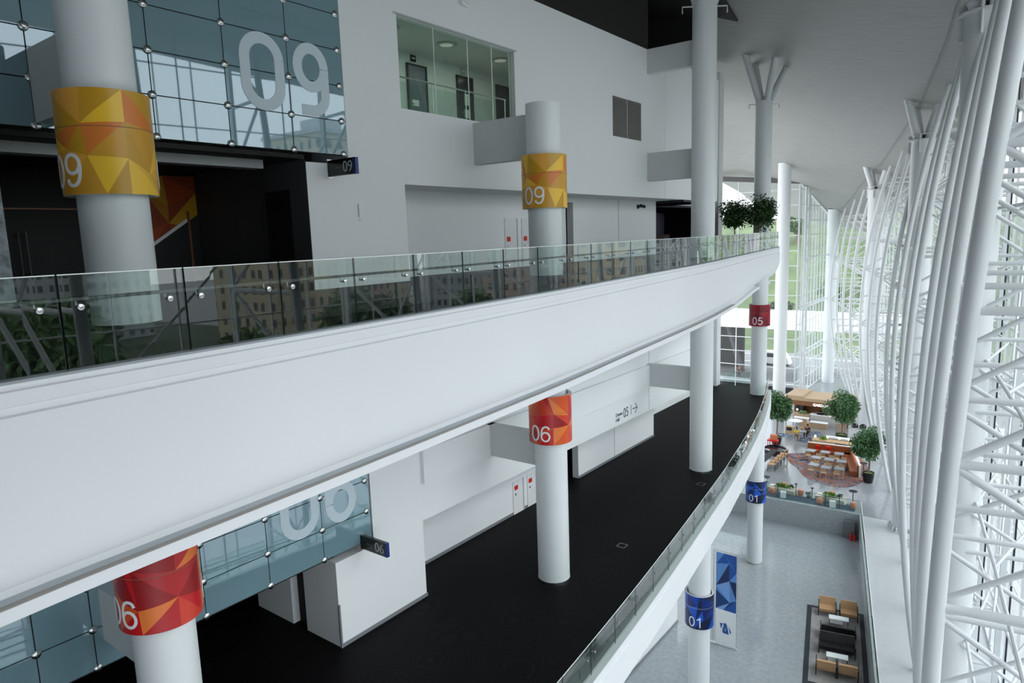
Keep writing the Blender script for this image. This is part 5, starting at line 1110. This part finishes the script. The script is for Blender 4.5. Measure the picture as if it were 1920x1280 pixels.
for x, y, where in pl:
    for tx, ty in ((95, 96), (112, 134), (90, 168), (170, 95), (62, 148), (34, 158), (190, 40)):
        if math.hypot(x - tx, y - ty) < 22: x, y = tx - 26, ty - 4
    i = k % 2; k += 1; z = hz(y) if where == 'hill' else GZ0
    lab = ('%s tree on the green hillside, counting from the left' if where == 'hill' else '%s tree on the lawn outside the long facade, counting from the near end') % ORDW[cnt[where]]; cnt[where] += 1
    if not used[i]: used[i] = True; o = protos[i]; o.location = (x, y, z); o['label'] = lab
    else: o = dup(protos[i], (x, y, z), rd.random() * 6, lab)
    o['group'] = 'trees on the hillside' if where == 'hill' else 'trees along the facade'; s = rd.uniform(.75, 1.25) * (1.5 if where == 'lawn' else .9); o.scale = (s, s, s)
def tower_mat(name, wall, win):
    m = bpy.data.materials.new(name); m.use_nodes = True; nt = m.node_tree; b = nt.nodes['Principled BSDF']; L = nt.links.new
    t = nt.nodes.new('ShaderNodeTexCoord'); sp = nt.nodes.new('ShaderNodeSeparateXYZ'); ad = nt.nodes.new('ShaderNodeMath'); ad.operation = 'ADD'; cb = nt.nodes.new('ShaderNodeCombineXYZ')
    br = nt.nodes.new('ShaderNodeTexBrick'); br.offset = 0; br.inputs['Scale'].default_value = 1; br.inputs['Brick Width'].default_value = 2.6; br.inputs['Row Height'].default_value = 3.1; br.inputs['Mortar Size'].default_value = .75; br.inputs['Mortar Smooth'].default_value = 0
    br.inputs['Color1'].default_value = win; br.inputs['Color2'].default_value = tuple(c * 1.6 for c in win[:3]) + (1,); br.inputs['Mortar'].default_value = wall
    L(t.outputs['Object'], sp.inputs[0]); L(sp.outputs[0], ad.inputs[0]); L(sp.outputs[1], ad.inputs[1]); L(ad.outputs[0], cb.inputs[0]); L(sp.outputs[2], cb.inputs[1]); L(cb.outputs[0], br.inputs['Vector']); L(br.outputs[0], b.inputs['Base Color']); b.inputs['Roughness'].default_value = .6
    return m
TM = [tower_mat('cream_tower', (.55, .46, .33, 1), (.10, .10, .10, 1)), tower_mat('pink_tower', (.52, .40, .36, 1), (.09, .09, .10, 1)), tower_mat('grey_tower', (.42, .44, .45, 1), (.06, .07, .08, 1))]
for i, (x, y, w, d, h, lab) in enumerate(((95, 96, 18, 16, 44, 'cream apartment tower nearest to the facade'), (112, 134, 20, 18, 56, 'pink apartment tower outside the facade'), (90, 168, 22, 16, 42, 'grey apartment block outside the facade'), (150, 190, 24, 20, 60, 'tall cream apartment tower farther outside'), (60, 215, 26, 18, 36, 'pink apartment block beyond the hillside'), (170, 95, 26, 20, 40, 'grey apartment tower outside the near facade'), (-30, 260, 30, 20, 58, 'cream apartment tower above the far hillside'), (10, 290, 26, 20, 66, 'grey apartment tower above the far hillside'), (190, 40, 40, 20, 22, 'long cream block outside the near facade'), (34, 158, 16, 14, 40, 'slim pink apartment tower beside the hillside'), (62, 148, 16, 14, 34, 'short grey apartment tower beside the hillside'), (26, 196, 18, 14, 52, 'tall cream apartment tower beside the hillside'))):
    t = thing('apartment_building', lab, 'building', (x, y, GZ0)); o = MB().box(-w / 2, w / 2, -d / 2, d / 2, 0, h).build('wall', TM[i % 3], t, smooth=False, world=False); MB().box(-w / 2 - .4, w / 2 + .4, -d / 2 - .4, d / 2 + .4, h, h + .8).build('roof', WOODD if i % 3 == 1 else GREYB, t, smooth=False, world=False); MB().box(-3, 3, -3, 3, h + .8, h + 4).build('stair_tower', GREYB, t, smooth=False, world=False)
